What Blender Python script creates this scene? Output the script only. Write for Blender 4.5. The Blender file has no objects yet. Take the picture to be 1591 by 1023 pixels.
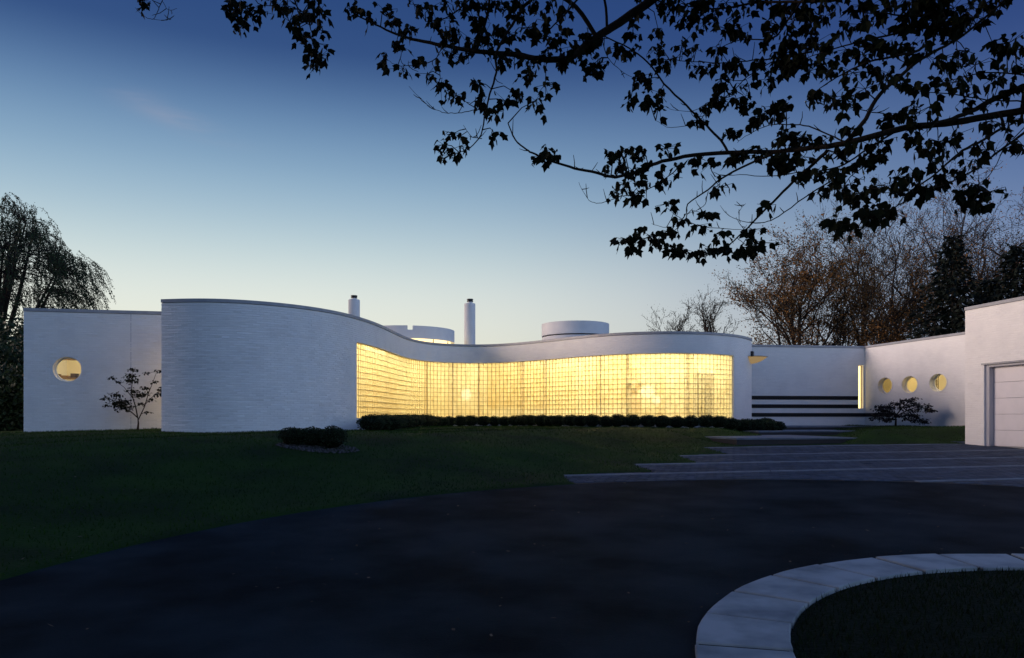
import bpy, bmesh, math, random
import numpy as np
from mathutils import Vector, Matrix

R = math.radians
sc = bpy.context.scene
F = 1200.0            # focal length in photo pixels
CX, HY = 795.5, 650.0  # principal column, horizon row
EYE = 1.8

# ------------------------------------------------------------------ camera
cam = bpy.data.objects.new('camera', bpy.data.cameras.new('camera'))
sc.collection.objects.link(cam)
sc.camera = cam
cam.location = (0, 0, EYE)
cam.rotation_euler = (R(90), 0, 0)
cam.data.sensor_width = 36.0
cam.data.lens = 36.0 * F / 1591.0
cam.data.shift_y = (HY - 511.5) / 1591.0
cam.data.clip_start = 0.05
cam.data.clip_end = 3000

# ------------------------------------------------------------------ sky
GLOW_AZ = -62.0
SUN_AZ = -86.0   # degrees from the view axis, negative = left
SUN_EL = 9.0
world = bpy.data.worlds.new('World')
sc.world = world
world.use_nodes = True
wn, wl = world.node_tree.nodes, world.node_tree.links
bg = wn['Background']

def wmath(op, a, b=None, clamp=False):
    n = wn.new('ShaderNodeMath'); n.operation = op; n.use_clamp = clamp
    for i, v in enumerate((a, b)):
        if v is None: continue
        if isinstance(v, (int, float)): n.inputs[i].default_value = v
        else: wl.new(v, n.inputs[i])
    return n.outputs[0]

def ramp(nodes, stops, interp='LINEAR'):
    r = nodes.new('ShaderNodeValToRGB'); cr = r.color_ramp; cr.interpolation = interp
    while len(cr.elements) < len(stops): cr.elements.new(0.5)
    for e, (p, c) in zip(cr.elements, stops):
        e.position = p; e.color = (c[0], c[1], c[2], 1)
    return r

tc = wn.new('ShaderNodeTexCoord')
sx = wn.new('ShaderNodeSeparateXYZ'); wl.new(tc.outputs['Generated'], sx.inputs[0])
zz = wmath('MAXIMUM', sx.outputs[2], 0.0)
hor = wmath('SQRT', wmath('MAXIMUM', wmath('SUBTRACT', 1.0, wmath('MULTIPLY', sx.outputs[2], sx.outputs[2])), 0.0001))
dx, dy = math.sin(R(GLOW_AZ)), math.cos(R(GLOW_AZ))
dot = wmath('DIVIDE', wmath('ADD', wmath('MULTIPLY', sx.outputs[0], dx), wmath('MULTIPLY', sx.outputs[1], dy)), hor)
cosf = wmath('ADD', wmath('MULTIPLY', dot, 0.5), 0.5)          # 0 .. 1
glow = ramp(wn, [(0.0, (0, 0, 0)), (0.38, (0.01,)*3), (0.46, (0.10,)*3), (0.535, (0.28,)*3), (0.60, (0.47,)*3), (0.66, (0.66,)*3),
                 (0.74, (0.88,)*3), (0.84, (1.0,)*3), (1.0, (1, 1, 1))], 'B_SPLINE')
wl.new(cosf, glow.inputs[0])
warm = ramp(wn, [(0.0, (0.86, 0.76, 0.55)), (0.05, (0.85, 0.80, 0.61)), (0.10, (0.82, 0.83, 0.70)), (0.15, (0.76, 0.81, 0.75)), (0.20, (0.56, 0.68, 0.70)), (0.25, (0.37, 0.52, 0.63)),
                 (0.30, (0.24, 0.39, 0.55)), (0.36, (0.11, 0.215, 0.40)), (0.42, (0.022, 0.062, 0.20)), (0.6, (0.016, 0.048, 0.175)), (1.0, (0.016, 0.045, 0.17))], 'B_SPLINE')
cool = ramp(wn, [(0.0, (0.22, 0.30, 0.46)), (0.10, (0.19, 0.265, 0.44)), (0.2, (0.13, 0.20, 0.38)), (0.28, (0.08, 0.14, 0.33)), (0.40, (0.022, 0.05, 0.19)),
                 (0.6, (0.016, 0.045, 0.175)), (1.0, (0.016, 0.045, 0.17))], 'B_SPLINE')
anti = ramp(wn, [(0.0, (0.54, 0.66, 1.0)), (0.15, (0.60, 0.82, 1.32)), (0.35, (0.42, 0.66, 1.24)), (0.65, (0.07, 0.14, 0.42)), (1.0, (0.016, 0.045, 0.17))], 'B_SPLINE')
for r_ in (warm, cool, anti): wl.new(zz, r_.inputs[0])
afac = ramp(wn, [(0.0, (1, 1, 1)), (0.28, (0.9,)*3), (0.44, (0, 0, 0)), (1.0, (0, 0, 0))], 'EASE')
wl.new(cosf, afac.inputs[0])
def wmix(fac, a, b, mode='MIX'):
    m = wn.new('ShaderNodeMix'); m.data_type = 'RGBA'; m.blend_type = mode
    if isinstance(fac, float): m.inputs[0].default_value = fac
    else: wl.new(fac, m.inputs[0])
    for i, v in ((6, a), (7, b)):
        if isinstance(v, tuple): m.inputs[i].default_value = v
        else: wl.new(v, m.inputs[i])
    return m.outputs[2]
base = wmix(glow.outputs[0], cool.outputs[0], warm.outputs[0])
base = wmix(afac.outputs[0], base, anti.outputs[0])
# thin high wisps of cloud
mp = wn.new('ShaderNodeMapping'); mp.inputs['Scale'].default_value = (5, 5, 34.0)
mp.inputs['Location'].default_value = (0.55, 0.0, 1.3)
wl.new(tc.outputs['Generated'], mp.inputs[0])
nz = wn.new('ShaderNodeTexNoise'); nz.inputs['Scale'].default_value = 1.6; nz.inputs['Detail'].default_value = 5.0
wl.new(mp.outputs[0], nz.inputs[0])
cl = ramp(wn, [(0.0, (0, 0, 0)), (0.36, (0, 0, 0)), (0.66, (1, 1, 1)), (1.0, (1, 1, 1))], 'EASE')
wl.new(nz.outputs[0], cl.inputs[0])
# one faint pinkish wisp high on the left
az_ = wmath('ARCTAN2', sx.outputs[0], sx.outputs[1])
da_ = wmath('DIVIDE', wmath('SUBTRACT', az_, math.atan2(-535, 1200)), 0.060)
tilt = wmath('MULTIPLY', wmath('SUBTRACT', az_, math.atan2(-535, 1200)), 0.26)
de_ = wmath('DIVIDE', wmath('ADD', wmath('SUBTRACT', sx.outputs[2], 0.3385), tilt), 0.0115)
gs_ = wmath('EXPONENT', wmath('MULTIPLY', wmath('ADD', wmath('MULTIPLY', da_, da_), wmath('MULTIPLY', de_, de_)), -1.0))
sp = wn.new('ShaderNodeSeparateColor'); wl.new(cl.outputs[0], sp.inputs[0])
cf_ = wmath('MULTIPLY', wmath('MULTIPLY', gs_, sp.outputs[0]), 0.26)
base = wmix(cf_, base, (0.40, 0.38, 0.46, 1))
sky = wn.new('ShaderNodeTexSky'); sky.sky_type = 'NISHITA'; sky.sun_disc = False
sky.sun_elevation = R(SUN_EL); sky.sun_rotation = R(SUN_AZ); sky.ozone_density = 5.0; sky.dust_density = 0.2
nis = wmix(1.0, sky.outputs[0], (0.0012, 0.0012, 0.0012, 1), 'MULTIPLY')
tot = wmix(1.0, base, nis, 'ADD')
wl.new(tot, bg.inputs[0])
bg.inputs[1].default_value = 1.0

# afterglow
sun = bpy.data.objects.new('sun', bpy.data.lights.new('sun', 'SUN'))
sc.collection.objects.link(sun)
sun.data.energy = 3.6
sun.data.angle = R(30)
sun.data.color = (1.0, 0.76, 0.66)
sd = Vector((math.sin(R(SUN_AZ)) * math.cos(R(SUN_EL)), math.cos(R(SUN_AZ)) * math.cos(R(SUN_EL)), math.sin(R(SUN_EL))))
sun.rotation_euler = (-sd).to_track_quat('-Z', 'Y').to_euler()

sc.view_settings.view_transform = 'Standard'
sc.view_settings.look = 'None'
sc.view_settings.exposure = 0.0
sc.view_settings.gamma = 1.0
sc.view_settings.use_curve_mapping = False
sc.render.engine = 'CYCLES'
sc.cycles.use_denoising = True
sc.cycles.max_bounces = 8
sc.cycles.transparent_max_bounces = 12
sc.cycles.sample_clamp_indirect = 4.0
sc.cycles.caustics_reflective = False
sc.cycles.caustics_refractive = False

# ------------------------------------------------------------------ helpers
COL = sc.collection

def tag(o, label=None, cat=None, group=None, kind=None):
    if label: o['label'] = label
    if cat: o['category'] = cat
    if group: o['group'] = group
    if kind: o['kind'] = kind
    return o

def empty(name, loc=(0, 0, 0), parent=None):
    o = bpy.data.objects.new(name, None); COL.objects.link(o)
    o.location = loc; o.empty_display_size = 0.2
    if parent: o.parent = parent
    return o

def link(name, me, mats, parent=None, smooth=False):
    o = bpy.data.objects.new(name, me); COL.objects.link(o)
    if not isinstance(mats, (list, tuple)): mats = [mats]
    if not me.materials:
        for m in mats: me.materials.append(m)
    if smooth and len(me.polygons):
        me.polygons.foreach_set('use_smooth', [True] * len(me.polygons))
    if parent: o.parent = parent
    return o

def mesh(name, verts, faces, mats, parent=None, smooth=False):
    me = bpy.data.meshes.new(name)
    me.from_pydata([tuple(v) for v in verts], [], [tuple(int(i) for i in f) for f in faces])
    me.update()
    return link(name, me, mats, parent, smooth)

def np_mesh(name, verts, faces, mats, parent=None, smooth=False):
    """verts (n,3), faces (m,k) all the same size"""
    me = bpy.data.meshes.new(name)
    V = np.asarray(verts, dtype=np.float32); Fc = np.asarray(faces, dtype=np.int32)
    m, k = Fc.shape
    me.vertices.add(len(V)); me.vertices.foreach_set('co', V.ravel())
    me.loops.add(m * k); me.loops.foreach_set('vertex_index', Fc.ravel())
    me.polygons.add(m); me.polygons.foreach_set('loop_start', np.arange(0, m * k, k, dtype=np.int32))
    me.update(calc_edges=True); me.validate()
    me.polygons.foreach_set('use_smooth', np.zeros(len(me.polygons), dtype=bool))
    return link(name, me, mats, parent, smooth)

class MB:
    def __init__(s): s.v = []; s.f = []
    def add(s, vs, fs):
        b = len(s.v); s.v.extend(vs); s.f.extend([tuple(i + b for i in f) for f in fs])
    def box(s, x0, x1, y0, y1, z0, z1):
        s.add([(x0, y0, z0), (x1, y0, z0), (x1, y1, z0), (x0, y1, z0), (x0, y0, z1), (x1, y0, z1), (x1, y1, z1), (x0, y1, z1)],
              [(0, 3, 2, 1), (4, 5, 6, 7), (0, 1, 5, 4), (1, 2, 6, 5), (2, 3, 7, 6), (3, 0, 4, 7)])
    def obox(s, o, ux, uy, a0, a1, b0, b1, z0, z1):
        """box in a rotated plan frame: origin o, unit vectors ux, uy"""
        P = lambda a, b, z: (o[0] + ux[0] * a + uy[0] * b, o[1] + ux[1] * a + uy[1] * b, z)
        s.add([P(a0, b0, z0), P(a1, b0, z0), P(a1, b1, z0), P(a0, b1, z0), P(a0, b0, z1), P(a1, b0, z1), P(a1, b1, z1), P(a0, b1, z1)],
              [(0, 3, 2, 1), (4, 5, 6, 7), (0, 1, 5, 4), (1, 2, 6, 5), (2, 3, 7, 6), (3, 0, 4, 7)])
    def prism(s, poly, z0, z1):
        n = len(poly)
        zf = (lambda z: (lambda p: z)) if not callable(z0) else None
        f0 = z0 if callable(z0) else (lambda p: z0)
        f1 = z1 if callable(z1) else (lambda p: z1)
        vs = [(p[0], p[1], f0(p)) for p in poly] + [(p[0], p[1], f1(p)) for p in poly]
        fs = [tuple(range(n - 1, -1, -1)), tuple(range(n, 2 * n))] + [(i, (i + 1) % n, n + (i + 1) % n, n + i) for i in range(n)]
        s.add(vs, fs)
    def lathe(s, c, prof, n=40, caps=True):
        vs = []; fs = []
        for (r, z) in prof:
            for i in range(n):
                a = 2 * math.pi * i / n
                vs.append((c[0] + r * math.cos(a), c[1] + r * math.sin(a), c[2] + z))
        for k in range(len(prof) - 1):
            for i in range(n):
                j = (i + 1) % n
                fs.append((k * n + i, k * n + j, (k + 1) * n + j, (k + 1) * n + i))
        if caps:
            fs.append(tuple(range(n - 1, -1, -1))); fs.append(tuple((len(prof) - 1) * n + i for i in range(n)))
        s.add(vs, fs)
    def build(s, name, mats, parent=None, smooth=False): return mesh(name, s.v, s.f, mats, parent, smooth)

def tubes(segs, sides=4):
    """frustums for segments (p0,p1,r0,r1) -> verts, quads"""
    if not len(segs): return np.zeros((0, 3)), np.zeros((0, 4), int)
    A = np.array([s[0] for s in segs], float); B = np.array([s[1] for s in segs], float)
    ra = np.array([s[2] for s in segs], float); rb = np.array([s[3] for s in segs], float)
    d = B - A; d /= np.maximum(np.linalg.norm(d, axis=1, keepdims=True), 1e-6)
    ref = np.where(np.abs(d[:, 2:3]) < 0.9, np.array([[0, 0, 1.0]]), np.array([[1.0, 0, 0]]))
    u = np.cross(d, ref); u /= np.linalg.norm(u, axis=1, keepdims=True); v = np.cross(d, u)
    n = len(segs); V = np.zeros((n, 2 * sides, 3)); Fc = []
    for i in range(sides):
        a = 2 * math.pi * i / sides
        off = u * math.cos(a) + v * math.sin(a)
        V[:, i] = A + off * ra[:, None]; V[:, sides + i] = B + off * rb[:, None]
    base = (np.arange(n) * 2 * sides)[:, None]
    for i in range(sides):
        j = (i + 1) % sides
        Fc.append(base + np.array([[i, j, sides + j, sides + i]]))
    return V.reshape(-1, 3), np.concatenate(Fc)

def join_vf(parts):
    Vs = []; Fs = []; b = 0
    for V, Fc in parts:
        if len(V) == 0: continue
        Vs.append(V); Fs.append(np.asarray(Fc) + b); b += len(V)
    return np.concatenate(Vs), np.concatenate(Fs)

def px(x, y, D): return np.array([(x - CX) / F * D, D, EYE + (HY - y) / F * D])

# ------------------------------------------------------------------ materials
def mat(name, col, rough=0.7, spec=0.3, metal=0.0, noise=None, bump=None, vary=0.0):
    """noise=(scale, colour2, lo, hi), bump=(scale, strength, distance)"""
    m = bpy.data.materials.new(name); m.use_nodes = True
    n, l = m.node_tree.nodes, m.node_tree.links
    b = n['Principled BSDF']
    b.inputs['Base Color'].default_value = (*col, 1); b.inputs['Roughness'].default_value = rough
    b.inputs['Specular IOR Level'].default_value = spec; b.inputs['Metallic'].default_value = metal
    g = n.new('ShaderNodeNewGeometry')
    out = None
    if noise:
        t = n.new('ShaderNodeTexNoise'); t.inputs['Scale'].default_value = noise[0]; t.inputs['Detail'].default_value = 6
        l.new(g.outputs['Position'], t.inputs['Vector'])
        r = ramp(n, [(noise[2], col), (noise[3], noise[1])])
        l.new(t.outputs[0], r.inputs[0]); out = r.outputs[0]
    if vary:
        h = n.new('ShaderNodeHueSaturation')
        if out is not None: l.new(out, h.inputs['Color'])
        else: h.inputs['Color'].default_value = (*col, 1)
        mr = n.new('ShaderNodeMapRange'); mr.inputs[3].default_value = 1 - vary; mr.inputs[4].default_value = 1 + vary
        l.new(g.outputs['Random Per Island'], mr.inputs[0]); l.new(mr.outputs[0], h.inputs['Value'])
        out = h.outputs[0]
    if out is not None: l.new(out, b.inputs['Base Color'])
    if bump:
        t = n.new('ShaderNodeTexNoise'); t.inputs['Scale'].default_value = bump[0]; t.inputs['Detail'].default_value = 5
        l.new(g.outputs['Position'], t.inputs['Vector'])
        bp = n.new('ShaderNodeBump'); bp.inputs['Strength'].default_value = bump[1]; bp.inputs['Distance'].default_value = bump[2]
        l.new(t.outputs[0], bp.inputs['Height']); l.new(bp.outputs[0], b.inputs['Normal'])
    return m

def emis(name, col, strength):
    m = bpy.data.materials.new(name); m.use_nodes = True
    n, l = m.node_tree.nodes, m.node_tree.links
    n.remove(n['Principled BSDF'])
    e = n.new('ShaderNodeEmission'); e.inputs[0].default_value = (*col, 1); e.inputs[1].default_value = strength
    l.new(e.outputs[0], n['Material Output'].inputs[0])
    return m

M = {}
M['paint'] = mat('painted_brick', (0.84, 0.84, 0.83), 0.6, 0.25, noise=(1.3, (0.76, 0.76, 0.76), 0.45, 0.75), bump=(60, 0.2, 0.003), vary=0.02)
M['joint'] = mat('painted_joint', (0.80, 0.80, 0.80), 0.8, 0.2)
M['plaster'] = mat('white_render', (0.80, 0.80, 0.79), 0.7, 0.2, noise=(2.0, (0.73, 0.73, 0.73), 0.4, 0.8), bump=(40, 0.15, 0.004))
M['coping'] = mat('coping_metal', (0.36, 0.37, 0.40), 0.45, 0.4, noise=(4, (0.30, 0.31, 0.34), 0.4, 0.7))
M['black'] = mat('black_band', (0.012, 0.013, 0.015), 0.6, 0.2)
M['dark_metal'] = mat('dark_metal', (0.03, 0.03, 0.035), 0.4, 0.4, metal=0.6)
M['door'] = mat('garage_door_paint', (0.78, 0.76, 0.79), 0.5, 0.3, noise=(3, (0.72, 0.71, 0.74), 0.4, 0.8))
M['frame'] = mat('door_frame_paint', (0.42, 0.43, 0.48), 0.5, 0.3)
M['trim'] = mat('white_trim', (0.82, 0.82, 0.80), 0.4, 0.4)
M['int_wall'] = mat('interior_wall', (0.80, 0.74, 0.58), 0.8, 0.2, noise=(0.6, (0.72, 0.64, 0.46), 0.35, 0.7))
M['int_floor'] = mat('interior_floor', (0.62, 0.54, 0.40), 0.6, 0.3)
M['int_ceil'] = mat('interior_ceiling', (0.80, 0.76, 0.64), 0.8, 0.2)
M['panelling'] = mat('panelling', (0.58, 0.44, 0.20), 0.6, 0.3, noise=(1.5, (0.48, 0.35, 0.15), 0.4, 0.7))
M['wood'] = mat('dark_wood', (0.10, 0.06, 0.03), 0.5, 0.3)
M['honey'] = mat('honey_wood', (0.40, 0.24, 0.09), 0.5, 0.3)
M['lamp'] = emis('lamp_glow', (1.0, 0.80, 0.45), 14.0)
M['panel'] = emis('ceiling_panel', (1.0, 0.84, 0.43), 31.0)
M['globe'] = emis('globe_glow', (1.0, 0.86, 0.50), 1.7)
M['lamp_soft'] = emis('lamp_glow_soft', (1.0, 0.76, 0.36), 2.2)
M['grass'] = mat('grass', (0.021, 0.055, 0.007), 0.9, 0.1, noise=(0.8, (0.012, 0.026, 0.008), 0.35, 0.7), bump=(25, 0.6, 0.04))
M['blade'] = mat('grass_blade', (0.027, 0.070, 0.009), 0.8, 0.10, noise=(0.5, (0.010, 0.027, 0.004), 0.35, 0.7), vary=0.4)
M['asphalt'] = mat('asphalt', (0.019, 0.031, 0.040), 0.8, 0.04, noise=(0.9, (0.005, 0.0085, 0.0118), 0.36, 0.64), bump=(70, 0.7, 0.012))
M['concrete'] = mat('concrete', (0.42, 0.46, 0.48), 0.75, 0.25, noise=(2.6, (0.20, 0.23, 0.25), 0.4, 0.75), bump=(45, 0.35, 0.006))
M['strip'] = mat('concrete_strip', (0.18, 0.22, 0.27), 0.8, 0.15, noise=(3, (0.12, 0.15, 0.19), 0.4, 0.7))
M['paver'] = mat('paver', (0.052, 0.076, 0.116), 0.75, 0.12, noise=(1.2, (0.034, 0.050, 0.078), 0.35, 0.7), bump=(50, 0.3, 0.004), vary=0.22)
M['bed'] = mat('sand_bed', (0.07, 0.068, 0.065), 0.9, 0.1)
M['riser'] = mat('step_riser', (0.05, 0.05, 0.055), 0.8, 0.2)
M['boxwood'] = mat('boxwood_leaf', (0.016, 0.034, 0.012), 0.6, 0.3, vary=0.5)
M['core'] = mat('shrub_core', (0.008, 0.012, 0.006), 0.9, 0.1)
M['bark'] = mat('bark', (0.026, 0.021, 0.017), 0.9, 0.1, noise=(6, (0.03, 0.024, 0.02), 0.4, 0.7), bump=(30, 0.6, 0.02))
M['bark_far'] = mat('bark_far', (0.036, 0.029, 0.025), 0.9, 0.1)
M['leaf'] = mat('maple_leaf', (0.007, 0.011, 0.004), 0.7, 0.1, vary=0.35)
M['red_leaf'] = mat('red_maple_leaf', (0.009, 0.008, 0.010), 0.6, 0.25, vary=0.35)
M['bud_rust'] = mat('rusty_bud', (0.16, 0.085, 0.03), 0.8, 0.1, vary=0.4)
M['bud_olive'] = mat('olive_bud', (0.10, 0.070, 0.032), 0.8, 0.1, vary=0.4)
M['needle'] = mat('needle', (0.005, 0.010, 0.007), 0.7, 0.2, vary=0.4)
M['willow'] = mat('willow_leaf', (0.035, 0.055, 0.022), 0.7, 0.2, vary=0.4)
M['gravel'] = mat('gravel', (0.075, 0.075, 0.08), 0.85, 0.2, vary=0.5)
M['soil'] = mat('soil', (0.014, 0.013, 0.012), 0.95, 0.1)
M['roof'] = mat('roof_gravel', (0.25, 0.25, 0.25), 0.9, 0.1)

def glass_block_mat():
    m = bpy.data.materials.new('glass_block'); m.use_nodes = True
    n, l = m.node_tree.nodes, m.node_tree.links
    n.remove(n['Principled BSDF'])
    g = n.new('ShaderNodeNewGeometry')
    t = n.new('ShaderNodeTexNoise'); t.inputs['Scale'].default_value = 14; t.inputs['Detail'].default_value = 3
    l.new(g.outputs['Position'], t.inputs['Vector'])
    bp = n.new('ShaderNodeBump'); bp.inputs['Strength'].default_value = 0.55; bp.inputs['Distance'].default_value = 0.02
    l.new(t.outputs[0], bp.inputs['Height'])
    tr = n.new('ShaderNodeBsdfTranslucent'); tr.inputs[0].default_value = (0.90, 0.87, 0.74, 1)
    t2 = n.new('ShaderNodeTexNoise'); t2.inputs['Scale'].default_value = 3.2; t2.inputs['Detail'].default_value = 6; t2.inputs['Roughness'].default_value = 0.75
    l.new(g.outputs['Position'], t2.inputs['Vector'])
    r2 = ramp(n, [(0.30, (0.66, 0.59, 0.42)), (0.50, (0.90, 0.86, 0.71)), (0.68, (1.0, 0.98, 0.90))])
    l.new(t2.outputs[0], r2.inputs[0]); l.new(r2.outputs[0], tr.inputs[0])
    rf = n.new('ShaderNodeBsdfRefraction'); rf.inputs[0].default_value = (0.97, 0.95, 0.84, 1)
    rf.inputs['Roughness'].default_value = 0.30; rf.inputs['IOR'].default_value = 1.12
    l.new(bp.outputs[0], rf.inputs['Normal'])
    gl = n.new('ShaderNodeBsdfGlossy'); gl.inputs['Roughness'].default_value = 0.15
    l.new(bp.outputs[0], gl.inputs['Normal'])
    m1 = n.new('ShaderNodeMixShader'); m1.inputs[0].default_value = 0.48
    l.new(tr.outputs[0], m1.inputs[1]); l.new(rf.outputs[0], m1.inputs[2])
    m2 = n.new('ShaderNodeMixShader'); m2.inputs[0].default_value = 0.05
    l.new(m1.outputs[0], m2.inputs[1]); l.new(gl.outputs[0], m2.inputs[2])
    l.new(m2.outputs[0], n['Material Output'].inputs[0])
    return m
M['block'] = glass_block_mat()
M['mortar'] = mat('block_mortar', (0.36, 0.31, 0.20), 0.85, 0.1)

def pane_mat(name, col, rough, alpha):
    m = bpy.data.materials.new(name); m.use_nodes = True
    n, l = m.node_tree.nodes, m.node_tree.links
    n.remove(n['Principled BSDF'])
    tr = n.new('ShaderNodeBsdfTransparent'); tr.inputs[0].default_value = (*col, 1)
    gl = n.new('ShaderNodeBsdfGlossy'); gl.inputs['Roughness'].default_value = rough
    fr = n.new('ShaderNodeFresnel'); fr.inputs[0].default_value = 1.45
    mx = n.new('ShaderNodeMixShader')
    l.new(fr.outputs[0], mx.inputs[0]); l.new(tr.outputs[0], mx.inputs[1]); l.new(gl.outputs[0], mx.inputs[2])
    l.new(mx.outputs[0], n['Material Output'].inputs[0])
    return m
M['pane'] = pane_mat('clear_pane', (0.95, 0.95, 0.92), 0.02, 0.1)

# ------------------------------------------------------------------ plan of the place
def plane_z(y): return 0.04 * y
def gpx(x, y):
    """photo pixel on the sloping paved plane -> plan point"""
    D = 2160.0 / (y - 602.0)
    return ((x - CX) / F * D, D)

ROOF = EYE + 3.48          # top of the coping
SILL = EYE
GTOP = EYE + 2.60
FLOOR = EYE - 0.35

class Path:
    """plan polyline with outward normal on the right-hand side of travel"""
    def __init__(s, pts):
        s.P = np.array(pts, float)
        d = np.diff(s.P, axis=0); s.L = np.concatenate([[0], np.cumsum(np.linalg.norm(d, axis=1))]); s.len = s.L[-1]
        t = np.gradient(s.P, s.L, axis=0) if len(s.P) > 2 else np.repeat(d / np.linalg.norm(d), 2, 0)
        t = t / np.linalg.norm(t, axis=1, keepdims=True); s.T = t
    def at(s, u, off=0.0, z=0.0):
        x = np.interp(u, s.L, s.P[:, 0]); y = np.interp(u, s.L, s.P[:, 1])
        tx = np.interp(u, s.L, s.T[:, 0]); ty = np.interp(u, s.L, s.T[:, 1]); k = math.hypot(tx, ty); tx /= k; ty /= k
        return (x + ty * off, y - tx * off, z)
    def tan(s, u):
        tx = np.interp(u, s.L, s.T[:, 0]); ty = np.interp(u, s.L, s.T[:, 1]); k = math.hypot(tx, ty)
        return tx / k, ty / k
    def find_px(s, x):
        u = np.linspace(0, s.len, 4000)
        X = np.interp(u, s.L, s.P[:, 0]); Y = np.interp(u, s.L, s.P[:, 1])
        return u[np.argmin(np.abs(CX + F * X / Y - x))]

ctrl = [(251, 465.3), (290, 463.6), (327, 463.4), (365, 464.8), (400, 467.4), (440, 471.0), (471, 474.6), (512, 481), (545, 488.5),
        (580, 499.8), (600, 508.8), (617, 517.5), (635, 526), (663, 532.2), (700, 535), (743, 536), (780, 534.8), (840, 529.3),
        (880, 524.5), (905, 521.7), (945, 518), (980, 516), (1030, 514.6), (1075, 514.9), (1118, 517), (1150, 520.6), (1162, 523.5), (1168, 527)]
raw = []
for x, y in ctrl:
    D = F * 3.48 / (HY - y); raw.append(((x - CX) / F * D, D))
raw = np.array(raw)
dl = np.concatenate([[0], np.cumsum(np.linalg.norm(np.diff(raw, axis=0), axis=1))])
u = np.arange(0, dl[-1], 0.1)
dense = np.stack([np.interp(u, dl, raw[:, 0]), np.interp(u, dl, raw[:, 1])], 1)
pad = 40; sig = 7.0
lead = dense[0] * 2 - dense[pad:0:-1]; trail = dense[-1] * 2 - dense[-2:-pad - 2:-1]
full = np.concatenate([lead, dense, trail])
ker = np.exp(-0.5 * (np.arange(-25, 26) / sig) ** 2); ker /= ker.sum()
sm = np.stack([np.convolve(full[:, k], ker, 'same') for k in (0, 1)], 1)[pad:-pad]
CURVE = Path(sm)
S_G0 = CURVE.find_px(553.5); S_G1 = CURVE.find_px(1141)
nblk = int(round((S_G1 - S_G0) / 0.2)); PITCH = (S_G1 - S_G0) / nblk

LW = Path([(-15.40, 24.36), (-8.6, 25.76)])                 # left wing front
BW = Path([(8.9, 35.87), (16.9, 37.0)])                     # entrance wall with bands
WING = Path([(16.9, 37.0), (18.1, 30.9), (19.15, 25.56)])   # wall with three portholes
WING = Path([(16.9, 37.0), (19.15, 25.56)])
GAR = Path([(14.32, 24.40), (15.55, 17.0)])                 # garage front

DC, DR = (4.8, 5.3), 9.75            # drive circle
RC, RO, RI = (4.9, 4.4), 3.75, 3.12  # island ring

# teeth of the paved forecourt: far-left and near-left corners of each band
teeth = [(gpx(1113, 682.5), gpx(1164, 694)), (gpx(1092, 696), gpx(1130, 705.5)), (gpx(1053, 708.5), gpx(1083, 719)),
         (gpx(983, 722), gpx(1016, 733.5)), (gpx(873, 739), gpx(893, 752))]
BDIR = np.array([math.cos(R(10.5)), math.sin(R(10.5))])   # the bands run this way
def arc_pt(a): return (DC[0] + DR * math.cos(a), DC[1] + DR * math.sin(a))

plaza_poly = []
for far, near in teeth[1:]:
    plaza_poly += [far, near]
a0 = math.atan2(plaza_poly[-1][1] - DC[1], plaza_poly[-1][0] - DC[0])
for k in range(1, 40):
    a = a0 + (R(12) - a0) * k / 39
    plaza_poly.append(arc_pt(a))
plaza_poly += [(22, 8), (22, 26), (14.4, 25.6), (14.3, 24.35), (10.5, 24.15), (8.0, 23.7)]
plaza_np = np.array(plaza_poly)

def seg_dist(X, Y, P):
    d = np.full(X.shape, 1e9); n = len(P)
    for i in range(n):
        a = P[i]; b = P[(i + 1) % n]; ab = (b[0] - a[0], b[1] - a[1]); L2 = ab[0] ** 2 + ab[1] ** 2 + 1e-9
        t = np.clip(((X - a[0]) * ab[0] + (Y - a[1]) * ab[1]) / L2, 0, 1)
        d = np.minimum(d, np.hypot(X - a[0] - t * ab[0], Y - a[1] - t * ab[1]))
    return d
def inside(X, Y, P):
    c = np.zeros(X.shape, bool); n = len(P); j = n - 1
    for i in range(n):
        xi, yi = P[i]; xj, yj = P[j]
        hit = ((yi > Y) != (yj > Y)) & (X < (xj - xi) * (Y - yi) / (yj - yi + 1e-12) + xi)
        c ^= hit; j = i
    return c
steps_poly = np.array([(6.6, 23.5), (10.5, 24.2), (12.6, 29.5), (15.0, 36.7), (11.0, 36.2), (11.2, 32.5), (9.5, 31.0), (9.3, 28.6), (6.6, 26.6)])
def paved_dist(X, Y):
    d = np.hypot(X - DC[0], Y - DC[1]) - DR
    dp = seg_dist(X, Y, plaza_np); dp = np.where(inside(X, Y, plaza_np), -dp, dp)
    ds = seg_dist(X, Y, steps_poly); ds = np.where(inside(X, Y, steps_poly), -ds, ds)
    return d, dp, ds
def sstep(t): t = np.clip(t, 0, 1); return t * t * (3 - 2 * t)
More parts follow.
